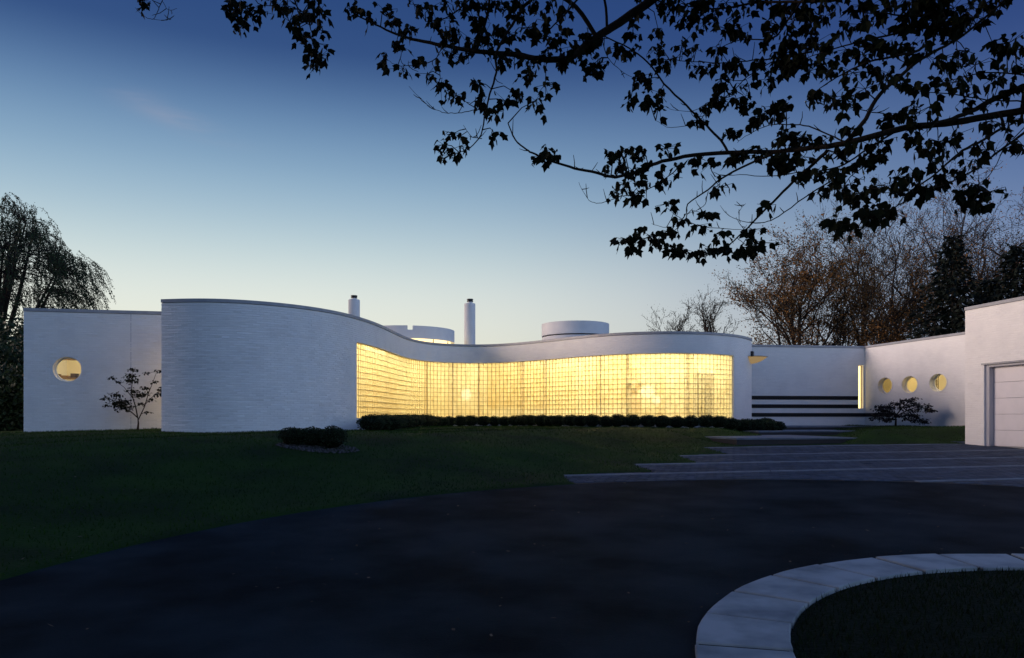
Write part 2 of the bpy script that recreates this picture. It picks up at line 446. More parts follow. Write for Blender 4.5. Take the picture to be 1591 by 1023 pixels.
def ground(X, Y):
    X = np.asarray(X, float); Y = np.asarray(Y, float)
    p = 0.04 * np.clip(Y, -40, 34)
    d, dp, ds = paved_dist(X, Y)
    t1 = sstep(d / 7.5); t2 = sstep((dp - 0.05) / (5.0 - 2.6 * sstep((X - 9.2) / 1.2))); t3 = sstep((ds - 0.03) / (1.7 - 0.6 * sstep((X - 9.2) / 1.2)))
    t = np.minimum(np.minimum(t1, t2), t3)
    H = 1.38 + 0.10 * np.exp(-((X + 9.7) / 2.0) ** 2 - ((Y - 25) / 1.2) ** 2) - 0.07 * sstep((-X - 11) / 4) \
        + 0.06 * np.exp(-((X - 0.5) / 4) ** 2 - ((Y - 29.5) / 4) ** 2) + 0.05 * sstep((X - 14) / 2)
    fall = sstep((-Y + 22) / 14) * sstep((-X - 4) / 8)
    H = H * (1 - 0.55 * fall) + p * 0.55 * fall
    h = p * (1 - t) + np.maximum(H, p) * t
    und = 0.03 * np.sin(X * 0.7 + 1.3) * np.cos(Y * 0.53 + X * 0.2) + 0.015 * np.sin(X * 1.9 - Y * 1.3)
    h = h + und * t
    paved = np.minimum(np.minimum(d, dp), ds)
    h = np.where(paved < 0.0, p + np.maximum(-0.06, 0.5 * paved), h + np.minimum(0.5 * paved, 0.03))
    far = sstep((Y - 60) / 60)
    return h + far * 1.5
def ground1(x, y): return float(ground(np.array([x]), np.array([y]))[0])
def ground_px(x, y):
    """first ground point along the ray of a photo pixel"""
    D = np.linspace(6, 60, 3000); X = (x - CX) / F * D; Z = EYE + (HY - y) / F * D
    k = np.argmax(ground(X, D) >= Z); return X[k], D[k]

# ------------------------------------------------------------------ ground, drive, forecourt
rng = np.random.default_rng(7)
def axis(lo, hi, fine_lo, fine_hi, step, grow=1.35):
    a = list(np.arange(fine_lo, fine_hi + 1e-6, step)); g = step
    while a[-1] < hi: g *= grow; a.append(a[-1] + g)
    g = step
    while a[0] > lo: g *= grow; a.insert(0, a[0] - g)
    return np.array(a)
gx = axis(-700, 700, -19, 20, 0.16); gy = axis(-200, 1500, 3, 38, 0.16)
GX, GY = np.meshgrid(gx, gy)
GZ = ground(GX, GY)
nx, ny = len(gx), len(gy)
idx = np.arange(nx * ny).reshape(ny, nx)
gf = np.stack([idx[:-1, :-1], idx[:-1, 1:], idx[1:, 1:], idx[1:, :-1]], -1).reshape(-1, 4)
o = np_mesh('ground', np.stack([GX, GY, GZ], -1).reshape(-1, 3), gf, M['grass'], smooth=True)
tag(o, 'dark green lawn rising from the drive to the white house', 'lawn', kind='structure')

# asphalt disc and the drive running off behind the camera
mb = MB(); n = 160; mb.v.append((DC[0], DC[1], plane_z(DC[1])))
rings = [1.5, 3, 5, 7, 8.5, DR]
for r in rings:
    for i in range(n):
        a = 2 * math.pi * i / n; x = DC[0] + r * math.cos(a); y = DC[1] + r * math.sin(a)
        mb.v.append((x, y, plane_z(y)))
for i in range(n): mb.f.append((0, 1 + i, 1 + (i + 1) % n))
for k in range(len(rings) - 1):
    for i in range(n):
        j = (i + 1) % n; mb.f.append((1 + k * n + i, 1 + (k + 1) * n + i, 1 + (k + 1) * n + j, 1 + k * n + j))
o = mb.build('driveway', M['asphalt'])
tag(o, 'dark asphalt turning circle in front of the house', 'driveway', kind='structure')

# island of grass inside the ring of slabs
mb = MB(); n = 96; mb.v.append((RC[0], RC[1], plane_z(RC[1]) + 0.10))
for k, (r, dz) in enumerate(((1.2, 0.09), (2.2, 0.06), (RI - 0.01, 0.02))):
    for i in range(n):
        a = 2 * math.pi * i / n; y = RC[1] + r * math.sin(a); mb.v.append((RC[0] + r * math.cos(a), y, plane_z(y) + dz))
for i in range(n): mb.f.append((0, 1 + i, 1 + (i + 1) % n))
for k in range(2):
    for i in range(n):
        j = (i + 1) % n; mb.f.append((1 + k * n + i, 1 + (k + 1) * n + i, 1 + (k + 1) * n + j, 1 + k * n + j))
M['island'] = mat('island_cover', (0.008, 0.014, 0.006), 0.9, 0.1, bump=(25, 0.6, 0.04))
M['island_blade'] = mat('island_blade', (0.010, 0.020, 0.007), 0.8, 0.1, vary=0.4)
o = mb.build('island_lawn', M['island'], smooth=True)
tag(o, 'dark round grass island inside the pale slab ring', 'lawn', kind='structure')

# ring of concrete slabs
mb = MB(); nseg = 31; n = 124
for i in range(n):
    for r in (RI + 0.02, RO - 0.02):
        a = 2 * math.pi * i / n; y = RC[1] + r * math.sin(a); mb.v.append((RC[0] + r * math.cos(a), y, plane_z(y) + 0.034))
for i in range(n): j = (i + 1) % n; mb.f.append((2 * i, 2 * i + 1, 2 * j + 1, 2 * j))
ringw = mb.build('ring_walkway', M['soil'])
tag(ringw, 'curved walkway of pale concrete slabs around the grass island', 'walkway', kind='structure')
rr = random.Random(3)
for i in range(nseg):
    a0 = 2 * math.pi * (i + 0.31) / nseg; a1 = 2 * math.pi * (i + 1.31) / nseg; g = 0.0075
    dz = rr.uniform(-0.004, 0.005); tl = rr.uniform(-0.004, 0.004)
    lo = []; hi = []; NS = 4
    for r, seq in ((RO, range(NS + 1)), (RI, range(NS, -1, -1))):
        for q in seq:
            gg = g * (RI / r); a = a0 + gg + (a1 - a0 - 2 * gg) * q / NS
            r2 = r + rr.uniform(-0.006, 0.006)
            x = RC[0] + r2 * math.cos(a); y = RC[1] + r2 * math.sin(a)
            lo.append((x, y, plane_z(y) - 0.03)); hi.append((x, y, plane_z(y) + 0.045 + dz + (tl if r == RO else 0)))
    m_ = len(hi)
    c = np.mean(np.array(hi), 0); top = [tuple(np.array(h) + (c - np.array(h)) * 0.03 + np.array([0, 0, 0.006])) for h in hi]
    vs = lo + hi + top
    fs = [(k, (k + 1) % m_, m_ + (k + 1) % m_, m_ + k) for k in range(m_)] + [(m_ + k, m_ + (k + 1) % m_, 2 * m_ + (k + 1) % m_, 2 * m_ + k) for k in range(m_)]
    fs += [(2 * m_ + q, 2 * m_ + q + 1, 3 * m_ - 2 - q, 3 * m_ - 1 - q) for q in range(NS)]
    mesh('slab', vs, fs, M['concrete'], ringw)

# forecourt of pavers with pale divider strips
mb = MB()
mb.prism(plaza_poly, lambda p: plane_z(p[1]) - 0.12, lambda p: plane_z(p[1]) - 0.004)
court = mb.build('forecourt', M['bed'])
tag(court, 'paved forecourt with stepped edge towards the lawn', 'forecourt', kind='structure')
NDIR = np.array([-BDIR[1], BDIR[0]])
lines = [t[0] for t in teeth[1:]] + [(1.25, 13.62), (3.0, 11.7), (5.0, 9.8)]
lb = [float(np.dot(NDIR, l)) for l in lines]      # offsets of the divider lines
la = [float(np.dot(BDIR, l)) for l in lines]
SW = 0.16
for k, (b, a) in enumerate(zip(lb, la)):
    # clip the strip to the forecourt
    ts = np.arange(a - 0.02, 24, 0.05)
    X = BDIR[0] * ts + NDIR[0] * (b - SW / 2); Y = BDIR[1] * ts + NDIR[1] * (b - SW / 2)
    ok = inside(X, Y, plaza_np) & (np.hypot(X - DC[0], Y - DC[1]) > DR + 0.12) & (X < 20)
    if ok.sum() < 6: continue
    t0, t1 = ts[ok][0], ts[ok][-1]
    if k == 0: t1 = min(t1, float(np.dot(BDIR, (14.2, 24.3))))
    vs = []; m_ = 24
    for i in range(m_ + 1):
        t = t0 + (t1 - t0) * i / m_
        for bb in (b - SW, b):
            x = BDIR[0] * t + NDIR[0] * bb; y = BDIR[1] * t + NDIR[1] * bb
            vs.append((x, y, plane_z(y) + 0.014))
    fs = [(2 * i, 2 * i + 2, 2 * i + 3, 2 * i + 1) for i in range(m_)]
    top = len(vs); vs += [(v[0], v[1], v[2] - 0.03) for v in vs]
    fs += [(top + 2 * i, top + 2 * i + 2, 2 * i + 2, 2 * i) for i in range(m_)] + [(0, 1, top + 1, top)]
    mesh('divider_strip', vs, fs, M['strip'], court)
PV = []; PF = []
for a in np.arange(-2, 20, 0.204):
    for b in np.arange(5, 26, 0.204):
        bb = b
        row = int(round(b / 0.204)); aa = a + (0.102 if row % 2 else 0)
        x = BDIR[0] * aa + NDIR[0] * bb; y = BDIR[1] * aa + NDIR[1] * bb
        if x < 0.5 or x > 16.5 or y < 9: continue
        PV.append((aa, bb, x, y))
PV = np.array(PV)
keep = inside(PV[:, 2], PV[:, 3], plaza_np) & (np.hypot(PV[:, 2] - DC[0], PV[:, 3] - DC[1]) > DR + 0.08)
for b in lb: keep &= ~((PV[:, 1] > b - SW - 0.06) & (PV[:, 1] < b + 0.06))
PV = PV[keep]
jit = rng.normal(0, 0.0022, (len(PV), 4)); h = 0.097
V = np.zeros((len(PV), 8, 3))
for i, (sa, sb) in enumerate(((-1, -1), (1, -1), (1, 1), (-1, 1))):
    for lvl, (sz, dz) in enumerate(((h, -0.02), (h - 0.006, 0.009))):
        aa = PV[:, 0] + sa * sz; bb = PV[:, 1] + sb * sz
        x = BDIR[0] * aa + NDIR[0] * bb; y = BDIR[1] * aa + NDIR[1] * bb
        V[:, lvl * 4 + i] = np.stack([x, y, 0.04 * y + dz + (jit[:, i] * 0.4 + jit[:, 0]) * lvl], 1)
q = np.array([[0, 1, 5, 4], [1, 2, 6, 5], [2, 3, 7, 6], [3, 0, 4, 7], [4, 5, 6, 7]])
Fc = (np.arange(len(PV)) * 8)[:, None, None] + q[None]
o = np_mesh('pavers', V.reshape(-1, 3), Fc.reshape(-1, 4), M['paver'], court)
o['kind'] = 'stuff'

# broad entrance steps
zs = [1.155, 1.305, 1.455]
srow = [((7.25, 24.87), 4.3), ((9.45, 29.55), 4.7), ((11.0, 32.75), 5.4)]
steps = empty('entrance_steps', (9, 27, 1.0))
tag(steps, 'three broad low steps leading from the forecourt to the banded wall', 'steps', kind='structure')
ends = [5.0, 3.6, 3.6]
for k in range(3):
    (x0, y0), L = srow[k]
    o_ = np.array((x0, y0)); dep = ends[k]
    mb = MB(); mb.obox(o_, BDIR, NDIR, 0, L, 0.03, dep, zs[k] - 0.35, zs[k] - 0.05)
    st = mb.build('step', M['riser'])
    st.parent = steps; st.matrix_parent_inverse = Matrix.Translation(steps.location).inverted()
    mb = MB(); mb.obox(o_, BDIR, NDIR, -0.03, L + 0.02, 0.0, dep, zs[k] - 0.05, zs[k])
    mb.build('tread', M['strip'], st)

# ------------------------------------------------------------------ the house
house = empty('house', (0, 30, FLOOR))
tag(house, 'long low white painted brick house with curving glass block wall', 'house')
def H(o):
    o.parent = house; o.matrix_parent_inverse = Matrix.Translation(house.location).inverted(); return o

def brickwork(path, s0, s1, z0, z1, holes=(), proud=0.0045, seed=0):
    """holes: ('c', s, z, r) or ('r', s0, s1, z0, z1)"""
    r = np.random.default_rng(seed); V = []; 
    ch, bl, j, jv = 0.0677, 0.213, 0.012, 0.003
    def inh(s, z, pad=0.0):
        for hh in holes:
            if hh[0] == 'c':
                if math.hypot((s - hh[1]) / hh[4], z - hh[2]) < hh[3] + pad: return True
            elif hh[1] - pad < s < hh[2] + pad and hh[3] - pad < z < hh[4] + pad: return True
        return False
    k = 0; z = z0
    while z < z1 - 0.02:
        zt = min(z + ch - j, z1); off = (k % 2) * bl * 0.5 + r.uniform(-0.008, 0.008)
        s = s0 - off; cof = r.normal(0, 0.10 * proud)
        while s < s1:
            a = max(s, s0); b = min(s + bl - jv, s1); s += bl
            if b - a < 0.03: continue
            cells = [(a, b, z, zt)]
            if holes:
                near = any([(hh[0] == 'c' and abs((a + b) / 2 - hh[1]) < hh[3] * hh[4] + 0.15 and abs((z + zt) / 2 - hh[2]) < hh[3] + 0.1) or
                            (hh[0] == 'r' and hh[1] - 0.2 < (a + b) / 2 < hh[2] + 0.2 and hh[3] - 0.1 < (z + zt) / 2 < hh[4] + 0.1) for hh in holes])
                if near:
                    cells = []
                    nu = max(1, int((b - a) / 0.025))
                    for iu in range(nu):
                        ca, cb = a + (b - a) * iu / nu, a + (b - a) * (iu + 1) / nu
                        for iv in range(2):
                            cz, cw = z + (zt - z) * iv / 2, z + (zt - z) * (iv + 1) / 2
                            if not inh((ca + cb) / 2, (cz + cw) / 2): cells.append((ca, cb, cz, cw))
            pr = proud * (1 + r.normal(0, 0.16)) + cof; t2 = r.normal(0, 0.21 * proud)
            for (ca, cb, cz, cw) in cells:
                for lvl in (0, 1):
                    o0 = -0.002 if lvl == 0 else pr; ins = 0 if lvl == 0 else 0.0025
                    for (ss, z_, e) in ((ca, cz + ins, -t2), (cb, cz + ins, -t2), (cb, cw - ins, t2), (ca, cw - ins, t2)):
                        V.append(path.at(ss, o0 + (e if lvl else 0), z_))
        z += ch; k += 1
    V = np.array(V); n_ = len(V) // 8
    q_ = np.array([[0, 1, 5, 4], [1, 2, 6, 5], [2, 3, 7, 6], [3, 0, 4, 7], [4, 5, 6, 7]])
    return V, ((np.arange(n_) * 8)[:, None, None] + q_[None]).reshape(-1, 4)

def loop_pts(hh, n=56):
    if hh[0] == 'c': return [(hh[1] + hh[4] * hh[3] * math.cos(2 * math.pi * i / n), hh[2] + hh[3] * math.sin(2 * math.pi * i / n)) for i in range(n)]
    return [(hh[1], hh[3]), (hh[2], hh[3]), (hh[2], hh[4]), (hh[1], hh[4])]

def plate(path, s0, s1, z0, z1, thick, holes=()):
    """solid wall sheet following the path with through holes"""
    mb = MB()
    if not holes:
        n_ = max(1, int((s1 - s0) / 0.25))
        sec = [(0, z0), (0, z1), (-thick, z1), (-thick, z0)]
        for i in range(n_ + 1):
            s = s0 + (s1 - s0) * i / n_
            for (of, z) in sec: mb.v.append(path.at(s, of, z))
        for i in range(n_):
            for k in range(4): mb.f.append((4 * i + k, 4 * (i + 1) + k, 4 * (i + 1) + (k + 1) % 4, 4 * i + (k + 1) % 4))
        mb.f.append((0, 1, 2, 3)); b = 4 * n_; mb.f.append((b + 3, b + 2, b + 1, b))
        return mb
    for of in (0.0, -thick):
        bm = bmesh.new(); es = []
        loops = [[(s0, z0), (s1, z0), (s1, z1), (s0, z1)]] + [loop_pts(hh) for hh in holes]
        for lp in loops:
            vs = [bm.verts.new((p[0], p[1], 0)) for p in lp]
            es += [bm.edges.new((vs[i], vs[(i + 1) % len(vs)])) for i in range(len(vs))]
        bmesh.ops.triangle_fill(bm, use_beauty=True, edges=es, use_dissolve=False)
        bm.verts.index_update()
        mb.add([path.at(v.co.x, of, v.co.y) for v in bm.verts], [tuple(v.index for v in f.verts) for f in bm.faces])
        bm.free()
    for lp in [[(s0, z0), (s1, z0), (s1, z1), (s0, z1)]] + [loop_pts(hh) for hh in holes]:
        m_ = len(lp); vs = [path.at(p[0], 0.0, p[1]) for p in lp] + [path.at(p[0], -thick, p[1]) for p in lp]
        mb.add(vs, [(i, (i + 1) % m_, m_ + (i + 1) % m_, m_ + i) for i in range(m_)])
    return mb

def sweep(path, s0, s1, sec, step=0.2):
    """closed section [(offset,z)...] swept along the path"""
    mb = MB(); n_ = max(1, int((s1 - s0) / step)); m_ = len(sec)
    for i in range(n_ + 1):
        s = s0 + (s1 - s0) * i / n_
        for (of, z) in sec: mb.v.append(path.at(s, of, z))
    for i in range(n_):
        for k in range(m_): mb.f.append((m_ * i + k, m_ * (i + 1) + k, m_ * (i + 1) + (k + 1) % m_, m_ * i + (k + 1) % m_))
    mb.f.append(tuple(range(m_))); b = m_ * n_; mb.f.append(tuple(b + k for k in range(m_ - 1, -1, -1)))
    return mb

def wall(name, path, s0, s1, z0, z1, holes=(), thick=0.30, seed=0, coping=True, label=None, proud=0.011):
    w = H(plate(path, s0, s1, z0, z1 - (0.11 if coping else 0), thick, holes).build(name, M['joint']))
    if label: w['label'] = label
    V, Fc = brickwork(path, s0, s1, z0, z1 - (0.115 if coping else 0), holes, seed=seed, proud=proud)
    b = np_mesh('brickwork', V, Fc, M['paint'], w); b['kind'] = 'stuff'
    if coping:
        sec = [(0.035, z1 - 0.10), (0.035, z1 - 0.004), (0.02, z1), (-thick - 0.03, z1), (-thick - 0.03, z1 - 0.10)]
        sweep(path, s0 - 0.02 if len(path.P) == 2 else s0, s1, sec).build('coping', M['coping'], w)
    return w

Z0 = 0.55
# curved wall: blind part at the left, fascia over the glass, low sill wall, end pier
wall('curved_wall', CURVE, 0.0, S_G0, Z0, ROOF, seed=1, label='curved blind white brick wall left of the glass blocks')
fas = wall('fascia', CURVE, S_G0, S_G1, GTOP, ROOF, seed=2, proud=0.0045)
sil = wall('sill_wall', CURVE, S_G0, S_G1, Z0, SILL - 0.085, seed=3, coping=False)
sweep(CURVE, S_G0, S_G1, [(0.05, SILL - 0.08), (0.05, SILL - 0.01), (0.03, SILL), (-0.30, SILL), (-0.30, SILL - 0.08)]).build('sill', M['trim'], sil)
wall('end_pier', CURVE, S_G1, CURVE.len, Z0, ROOF, seed=4, proud=0.0045)
# white jamb strips at both ends of the glass
for s_ in (S_G0, S_G1):
    mb = MB(); d_ = 0.02
    for of in (-0.005, -0.24):
        for ss in ((s_, s_ + 0.05) if s_ == S_G0 else (s_ - 0.05, s_)):
            for z_ in (SILL, GTOP): mb.v.append(CURVE.at(ss, of, z_))
    mb.f = [(0, 2, 3, 1), (4, 5, 7, 6), (0, 1, 5, 4), (2, 6, 7, 3), (1, 3, 7, 5), (0, 4, 6, 2)]
    H(mb.build('jamb', M['trim']))

# ---- glass blocks
gw = H(empty('glass_wall', (0, 0, 0)))
gw['label'] = 'glowing warm yellow wall of square glass blocks'
GOFF = -0.10; NR = 13; RP = (GTOP - SILL) / NR
hb, bul = 0.0940, 0.005
tv = [(-hb, 0, -hb), (hb, 0, -hb), (hb, 0, hb), (-hb, 0, hb)] + [(-hb * 0.72, -bul, -hb * 0.72), (hb * 0.72, -bul, -hb * 0.72), (hb * 0.72, -bul, hb * 0.72), (-hb * 0.72, -bul, hb * 0.72)]
tf = [(0, 1, 5, 4), (1, 2, 6, 5), (2, 3, 7, 6), (3, 0, 4, 7), (4, 5, 6, 7)]
bme = bpy.data.meshes.new('glass_block'); bme.from_pydata(tv, [], tf); bme.update(); bme.materials.append(M['block'])
bme.polygons.foreach_set('use_smooth', [True] * len(bme.polygons))
cells = []
for i in range(nblk):
    s_ = S_G0 + (i + 0.5) * PITCH; tx, ty = CURVE.tan(s_); p = CURVE.at(s_, GOFF)
    cosv = abs((ty * p[0] - tx * p[1]) / math.hypot(p[0], p[1]))
    for k in range(NR):
        zc = SILL + (k + 0.5) * RP
        cells.append((cosv / (p[1] ** 2) * (1.0 if k >= 1 else 0.3), p[0], p[1], zc, math.atan2(ty, tx)))
cells.sort(key=lambda c: -c[0])
tv_ = np.array(tv)
Vs = []; 
for n_, (w_, x, y, z, an) in enumerate(cells):
    if n_ < 300:
        o = bpy.data.objects.new('glass_block', bme); COL.objects.link(o); o.parent = gw
        o.location = (x, y, z); o.rotation_euler = (0, 0, an)
    else:
        c_, s__ = math.cos(an), math.sin(an)
        Vs.append(np.stack([x + tv_[:, 0] * c_ - tv_[:, 1] * s__, y + tv_[:, 0] * s__ + tv_[:, 1] * c_, z + tv_[:, 2]], 1))
Vs = np.array(Vs); Fc = (np.arange(len(Vs)) * 8)[:, None, None] + np.array(tf)[None]
o = np_mesh('glass_blocks', Vs.reshape(-1, 3), Fc.reshape(-1, 4), M['block'], gw, smooth=True); o['kind'] = 'stuff'
gw.matrix_parent_inverse = Matrix.Translation(house.location).inverted()
parts = []
mbm = MB()
for k in range(NR + 1):
    zc = SILL + k * RP
    t_ = sweep(CURVE, S_G0, S_G1, [(GOFF + 0.006, zc - 0.006), (GOFF + 0.006, zc + 0.006), (GOFF - 0.025, zc + 0.006), (GOFF - 0.025, zc - 0.006)], PITCH)
    mbm.add(t_.v, t_.f)
for i in range(nblk + 1):
    s_ = S_G0 + i * PITCH
    vs = [CURVE.at(s_ + e, of, z) for z in (SILL, GTOP) for of in (GOFF + 0.008, GOFF - 0.024) for e in (-0.005, 0.005)]
    mbm.add(vs, [(0, 1, 5, 4), (2, 6, 7, 3), (0, 4, 6, 2), (1, 3, 7, 5)])
mbm.build('mortar_grid', M['mortar'], gw)

# ---- gallery behind the glass
s0, s1 = S_G0 - 0.25, S_G1 + 0.25; DEP = 2.5
gal = H(sweep(CURVE, s0, s1, [(-0.31, FLOOR - 0.1), (-0.31, FLOOR), (-DEP, FLOOR), (-DEP, FLOOR - 0.1)]).build('gallery_floor', M['int_floor']))
H(sweep(CURVE, s0, s1, [(-0.31, GTOP + 0.36), (-0.31, GTOP + 0.46), (-DEP, GTOP + 0.46), (-DEP, GTOP + 0.36)]).build('gallery_ceiling', M['int_ceil']))
H(sweep(CURVE, s0, s1, [(-DEP, FLOOR), (-DEP, GTOP + 0.36), (-DEP - 0.1, GTOP + 0.36), (-DEP - 0.1, FLOOR)]).build('gallery_wall', M['int_wall']))
for ss in (s0, s1):
    mb = MB(); vs = [CURVE.at(ss, of, z) for z in (FLOOR - 0.05, GTOP + 0.40) for of in (-0.25, -DEP)]
    mb.add(vs, [(0, 1, 3, 2)]); H(mb.build('gallery_end_wall', M['int_wall']))
for xp in (607, 668, 706, 743, 807, 842, 929, 973, 1071):
    s_ = CURVE.find_px(xp); p = CURVE.at(s_, -0.26, FLOOR)
    mb = MB(); mb.lathe(p, [(0.045, 0), (0.045, GTOP + 0.36 - FLOOR)], 12); H(mb.build('column', M['honey'], smooth=False))
# panelling and low cupboards on the gallery wall
for xa, xb, z0_, z1_, m_ in ((748, 812, 0.55, 2.5, 'panelling'), (818, 846, 0.4, 2.3, 'panelling'), (852, 930, 0.7, 2.6, 'panelling'), (750, 930, -0.35, 0.38, 'trim'), (938, 966, 0.3, 2.2, 'honey'), (1030, 1060, -0.35, 1.9, 'panelling'), (620, 655, 0.2, 2.4, 'panelling'), (565, 600, -0.1, 2.2, 'honey')):
    sa_, sb_ = CURVE.find_px(xa), CURVE.find_px(xb)
    H(sweep(CURVE, sa_, sb_, [(-DEP + 0.002, EYE + z0_), (-DEP + 0.002, EYE + z1_), (-DEP + 0.05, EYE + z1_), (-DEP + 0.05, EYE + z0_)]).build('wall_panel', M[m_]))
# timber screen behind the right-hand glass
for k in range(6):
    s_ = CURVE.find_px(1084 + k * 5.2); p = CURVE.at(s_, -0.20, 0); tx, ty = CURVE.tan(s_)
    mb = MB(); mb.obox(p, (tx, ty), (-ty, tx), -0.022, 0.022, -0.02, 0.02, FLOOR, EYE + 1.85); H(mb.build('screen_slat', M['wood']))
def lamp_at(s_, of, z, r, strength_mat, host):
    p = CURVE.at(s_, of, z)
    l_ = H(empty('pendant_lamp', p))
    l_.matrix_parent_inverse = Matrix.Translation(house.location).inverted()
    mb = MB(); n_ = 8
    mb.lathe((0, 0, 0), [(r * math.sin(math.pi * (k + 0.3) / (n_ + 0.6)), -r * math.cos(math.pi * (k + 0.3) / (n_ + 0.6))) for k in range(n_ + 1)], 16)
    mb.build('globe', strength_mat, l_, smooth=True)
    mb = MB(); mb.lathe((0, 0, 0), [(0.012, r), (0.012, GTOP + 0.36 - z)], 6); mb.build('stem', M['dark_metal'], l_)
for xp, of, z_, r_ in ((727, -0.85, 1.5, 0.26), (1003, -0.8, 1.45, 0.26), (1022, -1.2, 1.1, 0.18), (1127, -0.9, 2.35, 0.14)):
    lamp_at(CURVE.find_px(xp), of, FLOOR + z_, r_, M['globe'], house)
s_ = S_G0 + 1.0
while s_ < S_G1 - 0.6:
    tx, ty = CURVE.tan(s_); p = CURVE.at(s_, -1.55, 0)
    mb = MB(); mb.obox(p, (tx, ty), (-ty, tx), -0.5, 0.5, -0.30, 0.30, GTOP + 0.29, GTOP + 0.355); H(mb.build('ceiling_light', M['panel']))
    s_ += 1.75
# pots and small ledges seen dimly through the blocks
for xp, z_ in ((977, EYE + 1.35), (985, EYE + 1.12), (993, EYE + 1.38)):
    s_ = CURVE.find_px(xp); p = CURVE.at(s_, -0.21, 0); tx, ty = CURVE.tan(s_)
    mb = MB(); mb.obox(p, (tx, ty), (-ty, tx), -0.09, 0.09, -0.05, 0.05, z_, z_ + 0.06); H(mb.build('ledge', M['wood']))

# ---- left wing
s_w = LW.find_px(104.5); zc = EYE + 76 / F * LW.at(s_w)[1]
LWH = ('c', s_w, zc, 0.405, 1.06)
wall('left_wing_wall', LW, 0.0, LW.len, Z0, ROOF, holes=[LWH], seed=5, label='flat white brick wall of the left wing with one porthole')
def porthole(path, hh, pane, depth=0.20, label=None, thick=0.30):
    """round window: trim ring, frame and pane set back in the hole"""
    _, s_, z_, r, kx = hh
    w = H(empty('window', path.at(s_, 0, z_))); w.matrix_parent_inverse = Matrix.Translation(house.location).inverted()
    inv = Vector(path.at(s_, 0, z_))
    def ringm(r0, r1, o0, o1, n_=56):
        mb = MB()
        for i in range(n_):
            a = 2 * math.pi * i / n_
            for (r_, of) in ((r0, o0), (r1, o0), (r1, o1), (r0, o1)):
                mb.v.append(tuple(Vector(path.at(s_ + kx * r_ * math.cos(a), of, z_ + r_ * math.sin(a))) - inv))
        for i in range(n_):
            j = (i + 1) % n_
            for k in range(4): mb.f.append((4 * i + k, 4 * j + k, 4 * j + (k + 1) % 4, 4 * i + (k + 1) % 4))
        return mb
    ringm(r - 0.012, r + 0.028, 0.016, -0.03).build('surround', M['plaster'], w)
    ringm(r - 0.004, r - 0.0, -0.03, -thick + 0.01).build('reveal', M['plaster'], w)
    ringm(r - 0.045, r - 0.005, -depth, -depth - 0.05).build('frame', M['trim'], w)
    mb = MB(); n_ = 48
    mb.v = [tuple(Vector(path.at(s_ + kx * (r - 0.04) * math.cos(2 * math.pi * i / n_), -depth - 0.02, z_ + (r - 0.04) * math.sin(2 * math.pi * i / n_))) - inv) for i in range(n_)]
    mb.f = [tuple(range(n_))]
    mb.build('pane', pane, w)
    return w
porthole(LW, LWH, M['pane'])
def room(path, a, b, depth, z0, z1, name):
    """walls, floor and ceiling of a lit room behind a straight wall"""
    mb = MB()
    c = [path.at(a, -0.301, 0), path.at(b, -0.301, 0), path.at(b, -depth, 0), path.at(a, -depth, 0)]
    vs = [(p[0], p[1], z) for z in (z0, z1) for p in c]
    mb.add(vs, [(0, 1, 2, 3), (7, 6, 5, 4), (1, 2, 6, 5), (2, 3, 7, 6), (3, 0, 4, 7)])
    return H(mb.build(name, M['int_wall']))
room(LW, s_w - 1.6, s_w + 1.9, 3.0, FLOOR, EYE + 2.9, 'room')
def ceil_light(path, s_, of, z, w_, d_, m_):
    tx, ty = path.tan(s_); p = path.at(s_, of, z)
    mb = MB(); mb.obox(p, (tx, ty), (-ty, tx), -w_, w_, -d_, d_, z - 0.06, z); return H(mb.build('ceiling_light', m_))
ceil_light(LW, s_w + 0.2, -1.5, EYE + 2.88, 0.4, 0.4, M['lamp'])
# shelf unit with things on it, seen through the porthole
tx, ty = LW.tan(0); p = LW.at(s_w - 0.72, -1.15, 0)
mb = MB(); mb.obox(p, (tx, ty), (-ty, tx), -0.16, -0.12, 0.0, 0.4, FLOOR, EYE + 2.3)
mb.obox(p, (tx, ty), (-ty, tx), 0.75, 0.81, 0.0, 0.4, FLOOR, EYE + 2.3)
shelf = H(mb.build('bookcase', M['trim']))
for k, z_ in enumerate((0.55, 0.95, 1.30, 1.95)):
    mb = MB(); mb.obox(p, (tx, ty), (-ty, tx), -0.12, 0.75, 0.01, 0.4, EYE + z_, EYE + z_ + 0.05); mb.build('shelf', M['honey'], shelf)
for k, (a_, b_, h_) in enumerate(((-0.10, 0.06, 0.12), (0.09, 0.34, 0.07), (0.42, 0.6, 0.14))):
    mb = MB(); mb.obox(p, (tx, ty), (-ty, tx), a_, b_, 0.05, 0.3, EYE + 1.351, EYE + 1.35 + h_); mb.build('book_stack', M['wood' if k % 2 == 0 else 'honey'], shelf)
for k in range(5):
    mb = MB(); mb.obox(p, (tx, ty), (-ty, tx), -0.10 + k * 0.15, 0.0 + k * 0.15, 0.05, 0.3, EYE + 1.001, EYE + 1.15 + 0.03 * (k % 3)); mb.build('book', M['honey' if k % 2 else 'wood'], shelf)
# control joint in the wall
s_ = LW.find_px(203.5); mb = MB(); tx, ty = LW.tan(0)
mb.obox(LW.at(s_), (tx, ty), (-ty, tx), -0.008, 0.008, -0.013, -0.003, 1.3, ROOF - 0.115)
H(mb.build('control_joint', M['frame']))
